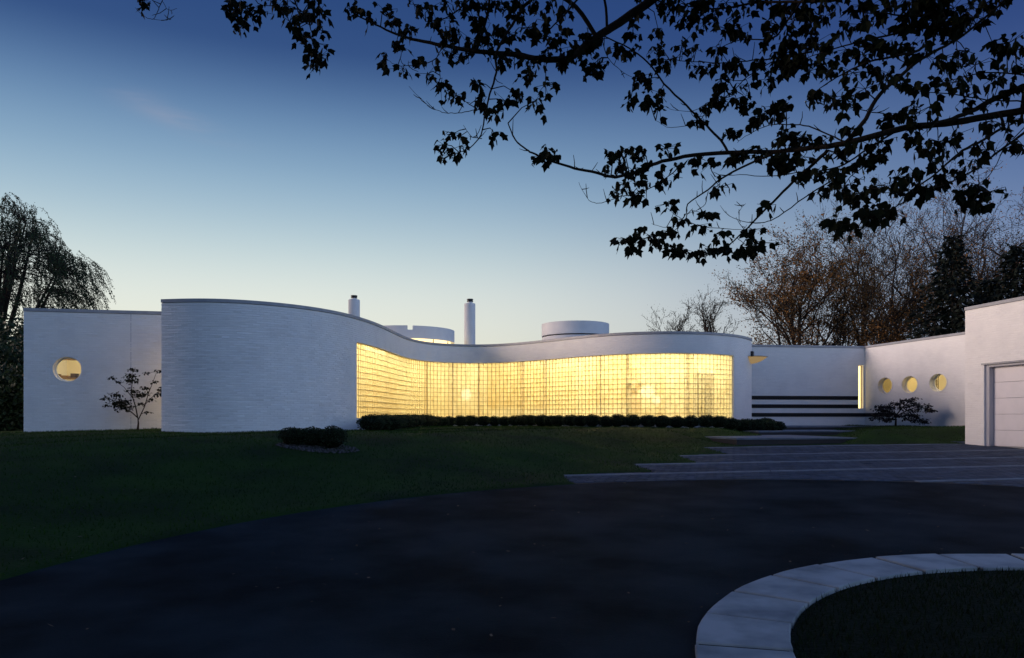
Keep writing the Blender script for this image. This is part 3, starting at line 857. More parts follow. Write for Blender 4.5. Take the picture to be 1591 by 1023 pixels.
# side and back of the wing, and the link with its lit glazed door behind the curved wall
def quad_wall(name, p0, p1, z0, z1, t=0.25, m_='plaster'):
    d = Vector((p1[0] - p0[0], p1[1] - p0[1])); d.normalize(); mb = MB()
    mb.obox(p0, d, (-d[1], d[0]), 0, (Vector(p1) - Vector(p0)).length, 0, t, z0, z1); return H(mb.build(name, M[m_]))
LP = [LW.at(0, -0.302), LW.at(0, -9)]
quad_wall('side_wall', (LP[0][0], LP[0][1]), (LP[1][0], LP[1][1]), Z0, ROOF - 0.12, -0.25)
quad_wall('link_wall', (-9.93, 22.95), (-9.70, 25.45), Z0, ROOF - 0.12, -0.25)
mb = MB(); d = Vector((0.23, 2.5)).normalized(); mb.obox((-9.90, 23.3), d, (-d[1], d[0]), 0.5, 1.6, 0.002, 0.03, 1.45, 3.75)
gd = H(mb.build('glazed_door', emis('door_glow', (1.0, 0.72, 0.42), 2.4))); gd['label'] = 'tall lit glazed door hidden in the corner of the left wing'

# ---- entrance wall with three black bands and the slot window
sa, sb = BW.find_px(1333.6), BW.find_px(1341.6); DB = BW.at(sa)[1]
slot = ('r', sa, sb, EYE + 15.0 / F * DB, EYE + 82.3 / F * DB)
wall('entrance_wall', BW, 0.0, BW.len, Z0, ROOF - 0.03, holes=[slot], seed=6, proud=0.0045, label='white entrance wall with three black horizontal bands')
for k, (zt, zb) in enumerate(((1.05, 0.872), (0.65, 0.474), (0.244, 0.066))):
    e = sa - 0.01 if k < 2 else BW.len
    H(sweep(BW, 0.2, e, [(0.0, EYE + zb), (0.0, EYE + zt), (0.022, EYE + zt), (0.022, EYE + zb)]).build('black_band', M['black']))
    if k == 2:
        H(sweep(WING, 0.025, 1.9, [(0.0, EYE + zb), (0.0, EYE + zt), (0.022, EYE + zt), (0.022, EYE + zb)]).build('black_band', M['black']))
sw = H(empty('slot_window', BW.at((sa + sb) / 2, 0, slot[3]))); 
sw.matrix_parent_inverse = Matrix.Translation(house.location).inverted(); org = Vector(BW.at((sa + sb) / 2, 0, slot[3]))
mb = MB(); mb.v = [tuple(Vector(BW.at(s_, -0.22, z_)) - org) for (s_, z_) in ((sa, slot[3]), (sb, slot[3]), (sb, slot[4]), (sa, slot[4]))]; mb.f = [(0, 1, 2, 3)]
mb.build('pane', M['lamp_soft'], sw)
for (a_, b_, z0_, z1_) in ((sa, sa + 0.02, slot[3], slot[4]), (sb - 0.02, sb, slot[3], slot[4]), (sa + 0.02, sb - 0.02, slot[4] - 0.02, slot[4])):
    t_ = sweep(BW, a_, b_, [(-0.16, z0_), (-0.16, z1_), (-0.218, z1_), (-0.218, z0_)]); t_.v = [tuple(Vector(v) - org) for v in t_.v]; t_.build('frame', M['honey'], sw)

# shell-shaped canopy lamp on the end pier
s_ = CURVE.len - 0.10; p = CURVE.at(s_, 0.0, EYE + 2.50)
can = H(empty('canopy_lamp', p)); can.matrix_parent_inverse = Matrix.Translation(house.location).inverted()
can['label'] = 'small shell shaped canopy with warm lit underside'
tx, ty = CURVE.tan(s_); nrm = Vector((ty, -tx))
def half_dish(r, z_e, z_c, dz, n_=20, m_=5):
    mb = MB()
    for k in range(m_ + 1):
        f = k / m_
        for i in range(n_ + 1):
            a = -math.pi / 2 + math.pi * i / n_
            x = f * r * math.cos(a); y = f * r * math.sin(a)
            mb.v.append((nrm[0] * x + tx * y, nrm[1] * x + ty * y, z_e + (z_c - z_e) * (1 - f * f) + dz))
    for k in range(m_):
        for i in range(n_): b = k * (n_ + 1) + i; mb.f.append((b, b + 1, b + n_ + 2, b + n_ + 1))
    return mb
half_dish(0.72, 0.17, 0.22, 0.0).build('hood', M['dark_metal'], can, smooth=True)
half_dish(0.66, 0.15, -0.12, 0.0).build('diffuser', emis('canopy_glow', (1.0, 0.68, 0.32), 0.30), can, smooth=True)
mb = MB(); mb.obox((0, 0), (nrm[0], nrm[1]), (tx, ty), -0.02, 0.10, -0.14, 0.14, 0.12, 0.42); mb.build('bracket', M['dark_metal'], can)

# ---- wing with three portholes
whs = []
for xp, yp in ((1375, 599.5), (1413.3, 597.8), (1457.5, 594.8)):
    s_ = WING.find_px(xp); whs.append(('c', s_, EYE + (HY - yp) / F * WING.at(s_)[1], 0.38, 1.33))
wall('porthole_wing_wall', WING, 0.0, WING.len, Z0, ROOF - 0.03, holes=whs, seed=7, proud=0.0045, label='white side wing wall with three portholes in a row')
def frosted(name, col, mixf):
    m = bpy.data.materials.new(name); m.use_nodes = True; n, l = m.node_tree.nodes, m.node_tree.links
    n.remove(n['Principled BSDF'])
    a = n.new('ShaderNodeBsdfTranslucent'); a.inputs[0].default_value = (*col, 1)
    b = n.new('ShaderNodeBsdfTransparent'); b.inputs[0].default_value = (*col, 1)
    mx = n.new('ShaderNodeMixShader'); mx.inputs[0].default_value = mixf
    l.new(b.outputs[0], mx.inputs[1]); l.new(a.outputs[0], mx.inputs[2]); l.new(mx.outputs[0], n['Material Output'].inputs[0])
    return m
porthole(WING, whs[0], frosted('dim_pane', (0.36, 0.32, 0.20), 0.9))
porthole(WING, whs[1], frosted('frosted_pane', (0.85, 0.78, 0.55), 0.8))
w3 = porthole(WING, whs[2], M['pane'])
s_, z_ = whs[2][1], whs[2][2]; tx, ty = WING.tan(s_)
room(WING, whs[0][1] - 1.5, whs[2][1] + 2.0, 2.6, FLOOR, EYE + 2.7, 'room')
for k in range(3): ceil_light(WING, whs[0][1] + 0.2 + k * 2.0, -1.2, EYE + 2.68, 0.45, 0.2, M['lamp'])
lat = empty('lattice_screen', (0, 0, 0)); H(lat)
for k in range(5):
    mb = MB(); mb.obox(WING.at(s_ - 0.56, -0.46, 0), (tx, ty), (-ty, tx), -0.40 + k * 0.10, -0.385 + k * 0.10, 0, 0.02, FLOOR, EYE + 2.6); mb.build('slat', M['wood'], lat)
for k in range(12):
    mb = MB(); mb.obox(WING.at(s_ - 0.56, -0.46, 0), (tx, ty), (-ty, tx), -0.385, 0.015, 0.003, 0.017, EYE + 0.6 + k * 0.14, EYE + 0.615 + k * 0.14); mb.build('slat', M['wood'], lat)

# ---- garage
da, db = GAR.find_px(1529), 6.9
gz1 = EYE + (HY - 567.4) / F * GAR.at(da)[1]
wall('garage_wall', GAR, 0.0, GAR.len, 0.35, ROOF + 0.02, holes=[('r', da, db, 0.40, gz1)], seed=8, proud=0.006, label='white brick garage front at the right edge')
q0, q1 = GAR.at(0, -0.302), GAR.at(0, -7.5)
quad_wall('garage_side_wall', (q0[0], q0[1]), (q1[0], q1[1]), 0.35, ROOF - 0.1, -0.25)
q0, q1 = GAR.at(GAR.len, -0.302), GAR.at(GAR.len, -7.5)
quad_wall('garage_end_wall', (q0[0], q0[1]), (q1[0], q1[1]), 0.2, ROOF - 0.1, 0.25)
q0, q1 = GAR.at(0.0, -7.3), GAR.at(GAR.len, -7.3)
quad_wall('garage_back_wall', (q0[0], q0[1]), (q1[0], q1[1]), 0.2, ROOF - 0.12, 0.25)
gdoor = H(empty('garage_door', (0, 0, 0))); gdoor['label'] = 'white sectional garage door'
zb_ = plane_z(GAR.at(da)[1]) + 0.01; dd = 0.22; hsec = (gz1 - 0.06 - zb_) / 5
for k in range(5):
    t_ = sweep(GAR, da + 0.14, db - 0.14, [(-dd, zb_ + k * hsec + 0.006), (-dd, zb_ + (k + 1) * hsec - 0.010), (-dd - 0.012, zb_ + (k + 1) * hsec - 0.002), (-dd - 0.05, zb_ + (k + 1) * hsec - 0.002), (-dd - 0.05, zb_ + k * hsec + 0.006)], 0.8)
    t_.build('panel', M['door'], gdoor)
t_ = sweep(GAR, da + 0.05, db - 0.05, [(-dd - 0.06, zb_ - 0.1), (-dd - 0.06, gz1), (-dd - 0.08, gz1), (-dd - 0.08, zb_ - 0.1)], 0.8); t_.build('backing', M['frame'], gdoor)
for (a_, b_, z0_, z1_) in ((da, da + 0.14, zb_ - 0.1, gz1), (db - 0.14, db, zb_ - 0.1, gz1), (da + 0.14, db - 0.14, gz1 - 0.07, gz1)):
    sweep(GAR, a_, b_, [(-0.06, z0_), (-0.06, z1_), (-dd - 0.055, z1_), (-dd - 0.055, z0_)], 0.8).build('frame', M['frame'], gdoor)
sweep(GAR, da - 0.10, db + 0.1, [(0.0, gz1 + 0.002), (0.0, gz1 + 0.05), (0.02, gz1 + 0.05), (0.02, gz1 + 0.002)], 0.8).build('header_trim', M['coping'], gdoor)

# ---- roofs and what stands on them
rz = ROOF - 0.45
cp = [CURVE.at(s_, -0.31)[:2] for s_ in np.linspace(0, CURVE.len, 90)]
mb = MB(); mb.prism(cp + [(10.0, 36.2), (16.6, 37.4), (16.6, 48), (-9.6, 48)], rz - 0.05, rz); H(mb.build('main_roof', M['roof']))
c4 = [LW.at(0.02, -0.31)[:2], LW.at(LW.len - 0.6, -0.31)[:2], LW.at(LW.len - 0.6, -9)[:2], LW.at(0.02, -9)[:2]]
mb = MB(); mb.prism(c4, rz - 0.06, rz - 0.01); H(mb.build('left_wing_roof', M['roof']))
c4 = [WING.at(0.1, -0.31)[:2], WING.at(WING.len, -0.31)[:2], WING.at(WING.len, -6)[:2], WING.at(0.1, -6)[:2]]
mb = MB(); mb.prism(c4, rz - 0.07, rz - 0.02); H(mb.build('wing_roof', M['roof']))
c4 = [GAR.at(0.02, -0.31)[:2], GAR.at(GAR.len, -0.31)[:2], GAR.at(GAR.len, -7)[:2], GAR.at(0.02, -7)[:2]]
mb = MB(); mb.prism(c4, rz - 0.08, rz - 0.03); H(mb.build('garage_roof', M['roof']))
quad_wall('back_wall', (-9.6, 47.9), (16.6, 47.9), 1.0, ROOF - 0.2); 

def chimney(xc, ytop, D, capx, capy, w_px):
    X = (xc - CX) / F * D; zt = EYE + (HY - ytop) / F * D; r = w_px / 2 / F * D
    c = H(empty('chimney', (X, D, rz))); c.matrix_parent_inverse = Matrix.Translation(house.location).inverted()
    mb = MB(); mb.lathe((0, 0, 0), [(r, 0), (r, zt - rz - 0.02), (r - 0.03, zt - rz)], 32); mb.build('shaft', M['plaster'], c, smooth=False)
    fx = (capx - xc) / F * D; fz = zt - rz; hf = (ytop - capy) / F * D; rf = r * 0.56
    mb = MB(); mb.lathe((fx, 0, 0), [(rf * 0.8, fz), (rf * 0.8, fz + hf * 0.35)], 20); mb.build('flue', M['trim'], c)
    mb = MB(); mb.lathe((fx, 0, 0), [(rf, fz + hf * 0.36), (rf, fz + hf * 0.55)], 20); mb.build('flue_band', M['dark_metal'], c)
    mb = MB(); mb.lathe((fx, 0, 0), [(rf * 0.8, fz + hf * 0.56), (rf * 0.8, fz + hf * 0.70), (rf * 1.02, fz + hf * 0.71), (rf * 1.02, fz + hf)], 20); mb.build('flue_cap', M['dark_metal'], c)
chimney(550.2, 466, 41, 550.2, 459.5, 17.6)
chimney(729.9, 472.0, 41, 730.3, 465, 17.2)

def drum_ring(c, r, z0, z1, t, notch=None, n=120):
    mb = MB()
    for i in range(n):
        a = 2 * math.pi * i / n
        zt = z1
        for (rr_, z_) in ((r, z0), (r, zt), (r - t, zt), (r - t, z0)): mb.v.append((c[0] + rr_ * math.cos(a), c[1] + rr_ * math.sin(a), z_))
    for i in range(n):
        j = (i + 1) % n
        if notch and notch[0] <= i < notch[1]: continue
        for k in range(4): mb.f.append((4 * i + k, 4 * j + k, 4 * j + (k + 1) % 4, 4 * i + (k + 1) % 4))
    if notch:
        a_, b_ = notch; zl = z1 - 0.2
        b0 = len(mb.v)
        for i in range(a_, b_ + 1):
            a = 2 * math.pi * i / n
            for (rr_, z_) in ((r, z0), (r, zl), (r - t, zl), (r - t, z0)): mb.v.append((c[0] + rr_ * math.cos(a), c[1] + rr_ * math.sin(a), z_))
        for i in range(b_ - a_):
            for k in range(4): mb.f.append((b0 + 4 * i + k, b0 + 4 * i + 4 + k, b0 + 4 * i + 4 + (k + 1) % 4, b0 + 4 * i + (k + 1) % 4))
        for i in (a_, b_): mb.f.append((4 * i, 4 * i + 1, 4 * i + 2, 4 * i + 3))
    return mb
# lantern drum with lit clerestory
c1 = (-5.33, 39.0); r1 = 2.42; zt1 = EYE + 4.40; zb1 = EYE + 3.80
dr = H(empty('roof_drum', (c1[0], c1[1], rz))); dr['label'] = 'round roof lantern with lit clerestory band and notched rim'
dr.matrix_parent_inverse = Matrix.Translation(house.location).inverted()
a_n = math.atan2(-c1[1], ((638.5 - CX) / F * 36.6) - c1[0])
ang = math.atan2(-(math.sqrt(max(0.1, r1 ** 2 - ((638.5 - CX) / F * 36.6 - c1[0]) ** 2))), (638.5 - CX) / F * 36.6 - c1[0]) % (2 * math.pi)
i0 = int(round(ang / (2 * math.pi) * 120))
loc = (0, 0)
drum_ring(loc, r1, zb1 - rz, zt1 - rz, 0.12, (i0 - 1, i0 + 1)).build('rim', M['plaster'], dr)
drum_ring(loc, r1 - 0.20, 0.0, zb1 - rz + 0.05, 0.04).build('clerestory', M['lamp_soft'], dr)
mb = MB(); mb.lathe((0, 0, 0), [(r1 - 0.125, zb1 - rz + 0.3), (r1 - 0.125, zb1 - rz + 0.33)], 60); mb.build('lid', M['roof'], dr)
for k in range(12):
    a = 2 * math.pi * (k + 0.42) / 12; mb = MB(); mb.lathe(((r1 - 0.17) * math.cos(a), (r1 - 0.17) * math.sin(a), 0), [(0.022, 0), (0.022, zb1 - rz + 0.02)], 8); mb.build('mullion', M['dark_metal'], dr)
# blind drum
c2 = (3.28, 40.0); r2 = 1.74; zt2 = EYE + 4.84; zb2 = EYE + 4.22
dr = H(empty('roof_drum', (c2[0], c2[1], rz))); dr['label'] = 'round blind white roof drum with thin shadow gap'
dr.matrix_parent_inverse = Matrix.Translation(house.location).inverted()
drum_ring((0, 0), r2, zb2 - rz, zt2 - rz, 0.14).build('rim', M['plaster'], dr)
mb = MB(); mb.lathe((0, 0, 0), [(r2 - 0.15, zb2 - rz + 0.2), (r2 - 0.15, zb2 - rz + 0.24)], 60); mb.build('lid', M['roof'], dr)
mb = MB(); mb.lathe((0, 0, 0), [(r2 - 0.16, 0.4), (r2 - 0.16, zb2 - rz + 0.04)], 60); mb.build('gap', M['dark_metal'], dr)
mb = MB(); mb.lathe((0, 0, 0), [(r2 - 0.01, 0.0), (r2 - 0.01, zb2 - rz - 0.07)], 72); mb.build('kerb', M['plaster'], dr)
# little domed skylight
mb = MB(); mb.lathe(((1101 - CX) / F * 37, 37.0, rz), [(0.52, 0.0), (0.52, 0.62), (0.46, 0.74), (0.33, 0.85), (0.15, 0.91), (0.02, 0.925)], 28); H(mb.build('dome_skylight', M['coping'], smooth=False))

# ------------------------------------------------------------------ vegetation helpers
def leaf_cards(P, N, U, size, asp=0.6):
    """kite-shaped leaves: centre P, axis U, width axis N x U"""
    W = np.cross(N, U); W /= np.maximum(np.linalg.norm(W, axis=1, keepdims=True), 1e-6)
    s = size[:, None]
    V = np.stack([P, P + U * s * 0.45 + W * s * asp * 0.5, P + U * s, P + U * s * 0.45 - W * s * asp * 0.5], 1)
    Fc = (np.arange(len(P)) * 4)[:, None] + np.array([[0, 1, 2, 3]])
    return V.reshape(-1, 3), Fc
def unit(a): return a / np.maximum(np.linalg.norm(a, axis=-1, keepdims=True), 1e-9)

# ---- grass blades over the lawn
def blades(name, X, Y, Z, hgt, wid, seed, m_):
    r = np.random.default_rng(seed); n_ = len(X)
    a = r.uniform(0, 2 * np.pi, n_); lean = r.normal(0, 0.35, (n_, 2)); hh = hgt * r.uniform(0.5, 1.2, n_)
    b = np.stack([X, Y, Z - 0.01], 1); w_ = np.stack([np.cos(a), np.sin(a), np.zeros(n_)], 1) * wid
    top = b + np.stack([lean[:, 0] * hh, lean[:, 1] * hh, hh], 1)
    V = np.stack([b - w_, b + w_, top], 1).reshape(-1, 3)
    o = np_mesh(name, V, np.arange(n_ * 3).reshape(-1, 3), m_)
    return o
r = np.random.default_rng(11); n_ = 260000
X = r.uniform(-22, 18, n_); Y = 6 + 31 * r.uniform(0, 1, n_) ** 1.15
d, dp, ds = paved_dist(X, Y); m_ = np.minimum(np.minimum(d, dp), ds)
vis = (np.abs(X / Y) < 0.70) & (m_ > 0.015) & ~((X > 6) & (Y > 31.2) & (X < 11)) 
edge_keep = r.uniform(0, 1, n_) < np.where(m_ < 0.3, 1.0, 0.8)
vis &= edge_keep
# leave out what lies inside the house
cy = np.array([CURVE.at(s_, 0)[:2] for s_ in np.linspace(0, CURVE.len, 120)])
in_house = inside(X, Y, np.concatenate([cy, np.array([(10.4, 48), (-9.8, 48), (-9.8, 24)])])) | (Y > 25.3 + 0.206 * (X + 11.4)) & (X < -9.8) | (X > 16.6 + 0.196 * (37 - Y)) | ((X > 14.2) & (Y < 25.5) & (Y > 15))
vis &= ~in_house
X, Y = X[vis], Y[vis]
o = blades('grass', X, Y, ground(X, Y), 0.055, 0.008, 5, M['blade'])
tag(o, 'short mown dark grass blades on the lawn', 'grass', kind='stuff')
n_ = 26000; a = r.uniform(0, 2 * np.pi, n_); q_ = (RI - 0.02) * np.sqrt(r.uniform(0, 1, n_)); X = RC[0] + q_ * np.cos(a); Y = RC[1] + q_ * np.sin(a)
k_ = (Y > 3.5) & (X < 6); X, Y = X[k_], Y[k_]; rad = np.hypot(X - RC[0], Y - RC[1])
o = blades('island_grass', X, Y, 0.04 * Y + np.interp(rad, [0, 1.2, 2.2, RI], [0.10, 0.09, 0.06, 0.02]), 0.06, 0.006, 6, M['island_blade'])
tag(o, 'short dark grass blades on the round island', 'grass', kind='stuff')

# ---- boxwood shrubs
def shrub_meshes(seed, n_leaf=1500, sq=0.85):
    r = np.random.default_rng(seed)
    d_ = unit(r.normal(0, 1, (n_leaf, 3))); d_[:, 2] = np.abs(d_[:, 2]) * np.where(r.uniform(0, 1, n_leaf) < 0.75, 1, -0.55)
    d_ = unit(d_)
    lump = 1 + 0.07 * np.sin(d_[:, 0] * 5 + seed) * np.cos(d_[:, 1] * 6 + seed * 2) + 0.05 * np.sin(d_[:, 2] * 9 + seed)
    rad = (1 - 0.22 * r.uniform(0, 1, n_leaf) ** 2) * lump
    P = d_ * rad[:, None]; P[:, 2] *= sq
    U = unit(d_ + r.normal(0, 0.6, (n_leaf, 3))); N = unit(r.normal(0, 1, (n_leaf, 3)))
    V, Fc = leaf_cards(P, N, U, r.uniform(0.09, 0.16, n_leaf), 0.6)
    me = bpy.data.meshes.new('foliage')
    me.from_pydata(V.tolist(), [], Fc.tolist()); me.update(); me.materials.append(M['boxwood'])
    # inner mass
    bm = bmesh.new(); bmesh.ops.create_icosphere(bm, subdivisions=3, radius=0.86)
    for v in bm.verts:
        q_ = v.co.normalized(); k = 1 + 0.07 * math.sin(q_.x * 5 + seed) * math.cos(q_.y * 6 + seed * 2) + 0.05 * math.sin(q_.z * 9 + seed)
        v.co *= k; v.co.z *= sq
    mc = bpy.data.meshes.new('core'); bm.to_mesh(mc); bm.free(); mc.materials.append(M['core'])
    return me, mc
SHR = [shrub_meshes(k) for k in range(5)]
def shrub(x, y, rx, rz_, label, group, k, cat='shrub'):
    z = ground1(x, y)
    o = empty('boxwood_shrub', (x, y, z)); tag(o, label, cat, group)
    o.rotation_euler = (0, 0, k * 1.7)
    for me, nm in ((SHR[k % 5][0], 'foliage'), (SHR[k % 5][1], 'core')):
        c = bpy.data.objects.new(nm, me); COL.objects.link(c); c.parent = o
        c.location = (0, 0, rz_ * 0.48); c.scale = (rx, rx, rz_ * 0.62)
    return o
# hedge line following the glass at a distance
hp = []
s_ = S_G0 - 1.3
pts = [(-4.50, 24.6), (-4.35, 25.1), (-4.05, 25.6)]
while s_ < S_G1 + 1.0:
    q_ = CURVE.at(s_, 0.95)
    if q_[1] > 25.9: pts.append((q_[0], q_[1]))
    s_ += 0.05
pts += [(9.9, 31.05), (10.6, 31.35), (11.0, 31.9)]
hpath = Path(pts); rr = random.Random(5)
SP = 0.575; nh = int(hpath.len / SP)
hl = []
for k in range(nh + 1):
    q_ = hpath.at(min(hpath.len, k * SP)); hl.append((q_[0], q_[1]))
def ordinal(n_):
    a = ['', 'first', 'second', 'third', 'fourth', 'fifth', 'sixth', 'seventh', 'eighth', 'ninth', 'tenth', 'eleventh', 'twelfth', 'thirteenth', 'fourteenth', 'fifteenth', 'sixteenth', 'seventeenth', 'eighteenth', 'nineteenth', 'twentieth']
    if n_ <= 20: return a[n_]
    return ('thirtieth' if n_ == 30 else ('twenty-' if n_ < 30 else 'thirty-') + a[n_ % 10])
for k, (x, y) in enumerate(hl):
    pxx = CX + F * x / y
    if k == 0: lab = 'leftmost boxwood of the hedge, at the white wall corner'
    elif k == nh: lab = 'rightmost boxwood of the hedge, beside the entrance steps'
    elif k <= nh // 2: lab = '%s boxwood from the left in the hedge below the glass blocks' % ordinal(k + 1)
    else: lab = '%s boxwood from the right in the hedge below the glass blocks' % ordinal(nh - k + 1)
    big = 1.0 + (0.25 if k >= nh - 1 else 0) + (0.12 if k < 6 else 0)
    shrub(x + rr.uniform(-0.05, 0.05), y + rr.uniform(-0.05, 0.05), rr.uniform(0.33, 0.38) * big, rr.uniform(0.44, 0.50) * (1 + 0.3 * (big - 1)), lab, 'boxwood hedge below the glass wall', k)
# three shrubs in a gravel bed on the lawn
bx, by = ground_px(486, 699)
labs = ['leftmost of three dark shrubs in the gravel bed on the lawn', 'middle of three dark shrubs in the gravel bed on the lawn', 'rightmost and tallest of three dark shrubs in the gravel bed']
for k, (xp, hh_) in enumerate(((455, 0.47), (485, 0.50), (516, 0.58))):
    y = by + 0.32 + (0.05 if k == 1 else 0); x = (xp - CX) / F * y
    shrub(x, y, 0.29 + 0.02 * (k == 2), hh_ * 0.80, labs[k], 'shrubs in the gravel bed', k + 2)
r = np.random.default_rng(21); n_ = 900
a = r.uniform(0, 2 * np.pi, n_); q_ = np.sqrt(r.uniform(0, 1, n_)); X = bx + 0.02 + 0.88 * q_ * np.cos(a); Y = by + 0.28 + 0.55 * q_ * np.sin(a)
Z = ground(X, Y) + 0.012
oct_v = np.array([(1, 0, 0), (0, 1, 0), (-1, 0, 0), (0, -1, 0), (0, 0, 0.7), (0, 0, -0.7)]); oct_f = np.array([(0, 1, 4), (1, 2, 4), (2, 3, 4), (3, 0, 4), (1, 0, 5), (2, 1, 5), (3, 2, 5), (0, 3, 5)])
sz = r.uniform(0.012, 0.032, n_)
V = np.stack([X, Y, Z], 1)[:, None] + oct_v[None] * sz[:, None, None] * r.uniform(0.7, 1.3, (n_, 6, 1))
o = np_mesh('gravel_bed', V.reshape(-1, 3), ((np.arange(n_) * 6)[:, None, None] + oct_f[None]).reshape(-1, 3), M['gravel'])
tag(o, 'pale gravel around three shrubs on the lawn', 'gravel', kind='stuff')

# ---- branching trees
def grow(seed, height, trunk_r, levels, spread, up, n_kids, stems=1, first=0.25, ratio=0.62, droop=0.0, tf=0.62):
    """segments of a branching tree growing from the origin; returns segs by thickness class and twig tips"""
    r = random.Random(seed); segs = []; tips = []
    def branch(p, d, L, rad, lv):
        n_ = 5 if lv == 0 else (4 if lv < 3 else 3)
        cur = Vector(p); dd = Vector(d); pts_ = [(cur.copy(), rad)]
        for i in range(n_):
            wob = 0.10 if lv == 0 else 0.22
            dd = (dd + Vector((r.gauss(0, wob), r.gauss(0, wob), r.gauss(0, wob * 0.7) + (up if lv else 0) * 0.12 - droop * lv * 0.05))).normalized()
            nxt = cur + dd * (L / n_); r1 = rad * (1 - 0.55 * (i + 1) / n_)
            segs.append((tuple(cur), tuple(nxt), pts_[-1][1], r1)); cur = nxt; pts_.append((cur.copy(), r1))
        if lv >= levels:
            tips.append((cur.copy(), dd.copy())); return
        k_ = n_kids[min(lv, len(n_kids) - 1)]
        for j in range(k_):
            f = first + (1 - first) * (j + r.uniform(0.2, 0.9)) / k_ if lv == 0 else 0.2 + 0.8 * (j + r.random()) / k_
            i = min(n_ - 1, int(f * n_)); a, b = pts_[i], pts_[i + 1]; t = f * n_ - i
            q = a[0].lerp(b[0], min(1, t)); ra = a[1] + (b[1] - a[1]) * min(1, t)
            az = r.uniform(0, 2 * math.pi) if lv else (j * 2.4 + r.uniform(-0.5, 0.5))
            ax = dd.orthogonal().normalized(); ax.rotate(Matrix.Rotation(az, 3, dd))
            ang = spread * r.uniform(0.65, 1.2)
            nd = (dd * math.cos(ang) + ax * math.sin(ang)).normalized()
            branch(q, nd, L * ratio * r.uniform(0.75, 1.2) * (1.15 - 0.35 * f if lv == 0 else 1), max(ra * 0.62, 0.012), lv + 1)
        tips.append((cur.copy(), dd.copy()))
    for s_i in range(stems):
        a = 2 * math.pi * s_i / max(1, stems) + r.random()
        lean = 0.0 if stems == 1 else r.uniform(0.12, 0.35)
        branch((0.2 * math.cos(a) * (stems > 1), 0.2 * math.sin(a) * (stems > 1), 0), (math.sin(lean) * math.cos(a), math.sin(lean) * math.sin(a), math.cos(lean)),
               height * tf * r.uniform(0.9, 1.1), trunk_r * (1 if stems == 1 else 0.75), 0)
    return segs, tips
def bare_tree(name, loc, label, seed, height, trunk_r, bud, group=None, levels=4, spread=0.62, kids=(7, 5, 4, 4), stems=1, nbud=4, bud_size=0.12, up=0.6, first=0.25, cat='tree', bud_spread=0.35, min_r=0.013, ratio=0.62, tf=0.62):
    segs, tips = grow(seed, height, trunk_r, levels, spread, up, kids, stems, first, ratio, 0.0, tf)
    t = empty(name, loc); tag(t, label, cat, group)
    thick = [s for s in segs if s[2] > 0.10]; mid = [s for s in segs if 0.035 < s[2] <= 0.10]; thin = [(s[0], s[1], max(s[2], min_r), max(s[3], min_r)) for s in segs if s[2] <= 0.035]
    V, Fc = tubes(thick, 8); V2, F2 = tubes(mid, 5)
    V, Fc = join_vf([(V, Fc), (V2, F2)]); np_mesh('trunk', V, Fc, M['bark_far'], t, smooth=True)
    V, Fc = tubes(thin, 3); o = np_mesh('twigs', V, Fc, M['bark_far'], t); o['kind'] = 'stuff'
    if bud:
        r = np.random.default_rng(seed + 99)
        T = np.array([tuple(q[0]) for q in tips]); T = np.repeat(T, nbud, 0); T = T + r.normal(0, bud_spread, T.shape) * np.array([1, 1, 0.8])
        V, Fc = leaf_cards(T, unit(r.normal(0, 1, T.shape)), unit(r.normal(0, 1, T.shape)), r.uniform(0.5, 1.2, len(T)) * bud_size, 0.7)
        o = np_mesh('crown', V, Fc, M[bud], t); o['kind'] = 'stuff'
    return t
def at_px(x, D): return ((x - CX) / F * D, D, 1.3)
GB = 'bare spring trees behind the house'
def th(ytop, D): return EYE + (HY - ytop) / F * D - 1.3
bare_tree('bare_tree', at_px(1064, 62), 'leftmost small thin bare tree above the curved roof', 31, th(455, 62) * 0.92, 0.15, 'bud_olive', GB, levels=4, kids=(11, 6, 4, 3), nbud=1, bud_size=0.09, spread=0.62, first=0.38, ratio=0.46, tf=0.78)
bare_tree('bare_tree', at_px(1116, 60), 'second small thin bare tree from the left, taller and narrower', 32, th(425, 60) * 0.9, 0.17, 'bud_olive', GB, levels=4, kids=(13, 6, 4, 3), nbud=1, bud_size=0.09, spread=0.55, first=0.34, ratio=0.42, tf=0.80)
bare_tree('budding_tree', at_px(1172, 58), 'low rusty brown budding tree just right of the curved roof', 33, th(478, 58) * 0.85, 0.16, 'bud_rust', GB, levels=4, kids=(8, 5, 4, 3), nbud=6, bud_size=0.15, spread=0.75, first=0.12, ratio=0.5)
bare_tree('budding_tree', at_px(1252, 60), 'large wide rusty brown budding tree above the entrance wall', 34, th(345, 60) * 0.93, 0.30, 'bud_rust', GB, levels=5, kids=(9, 5, 4, 3, 2), stems=3, nbud=6, bud_size=0.15, bud_spread=0.28, spread=0.60, first=0.15, ratio=0.56)
bare_tree('bare_tree', at_px(1340, 72), 'tall brown bare tree behind the entrance wall corner', 35, th(332, 72) * 1.0, 0.30, 'bud_olive', GB, levels=5, kids=(9, 5, 4, 3, 2), stems=2, nbud=3, bud_size=0.14, bud_spread=0.28, spread=0.58, first=0.2, ratio=0.56)
bare_tree('bare_tree', at_px(1425, 68), 'big dark bare tree with spreading limbs above the three portholes', 36, th(312, 68) * 1.0, 0.38, 'bud_olive', GB, levels=5, kids=(9, 5, 4, 3, 2), stems=2, nbud=3, bud_size=0.14, bud_spread=0.28, spread=0.66, first=0.2, ratio=0.58)
bare_tree('bare_tree', at_px(1555, 66), 'tallest bare tree at the right edge above the garage', 37, th(272, 66) * 1.03, 0.40, 'bud_rust', GB, levels=5, kids=(9, 5, 4, 3, 2), stems=2, nbud=3, bud_size=0.14, bud_spread=0.28, spread=0.64, first=0.2, ratio=0.58)

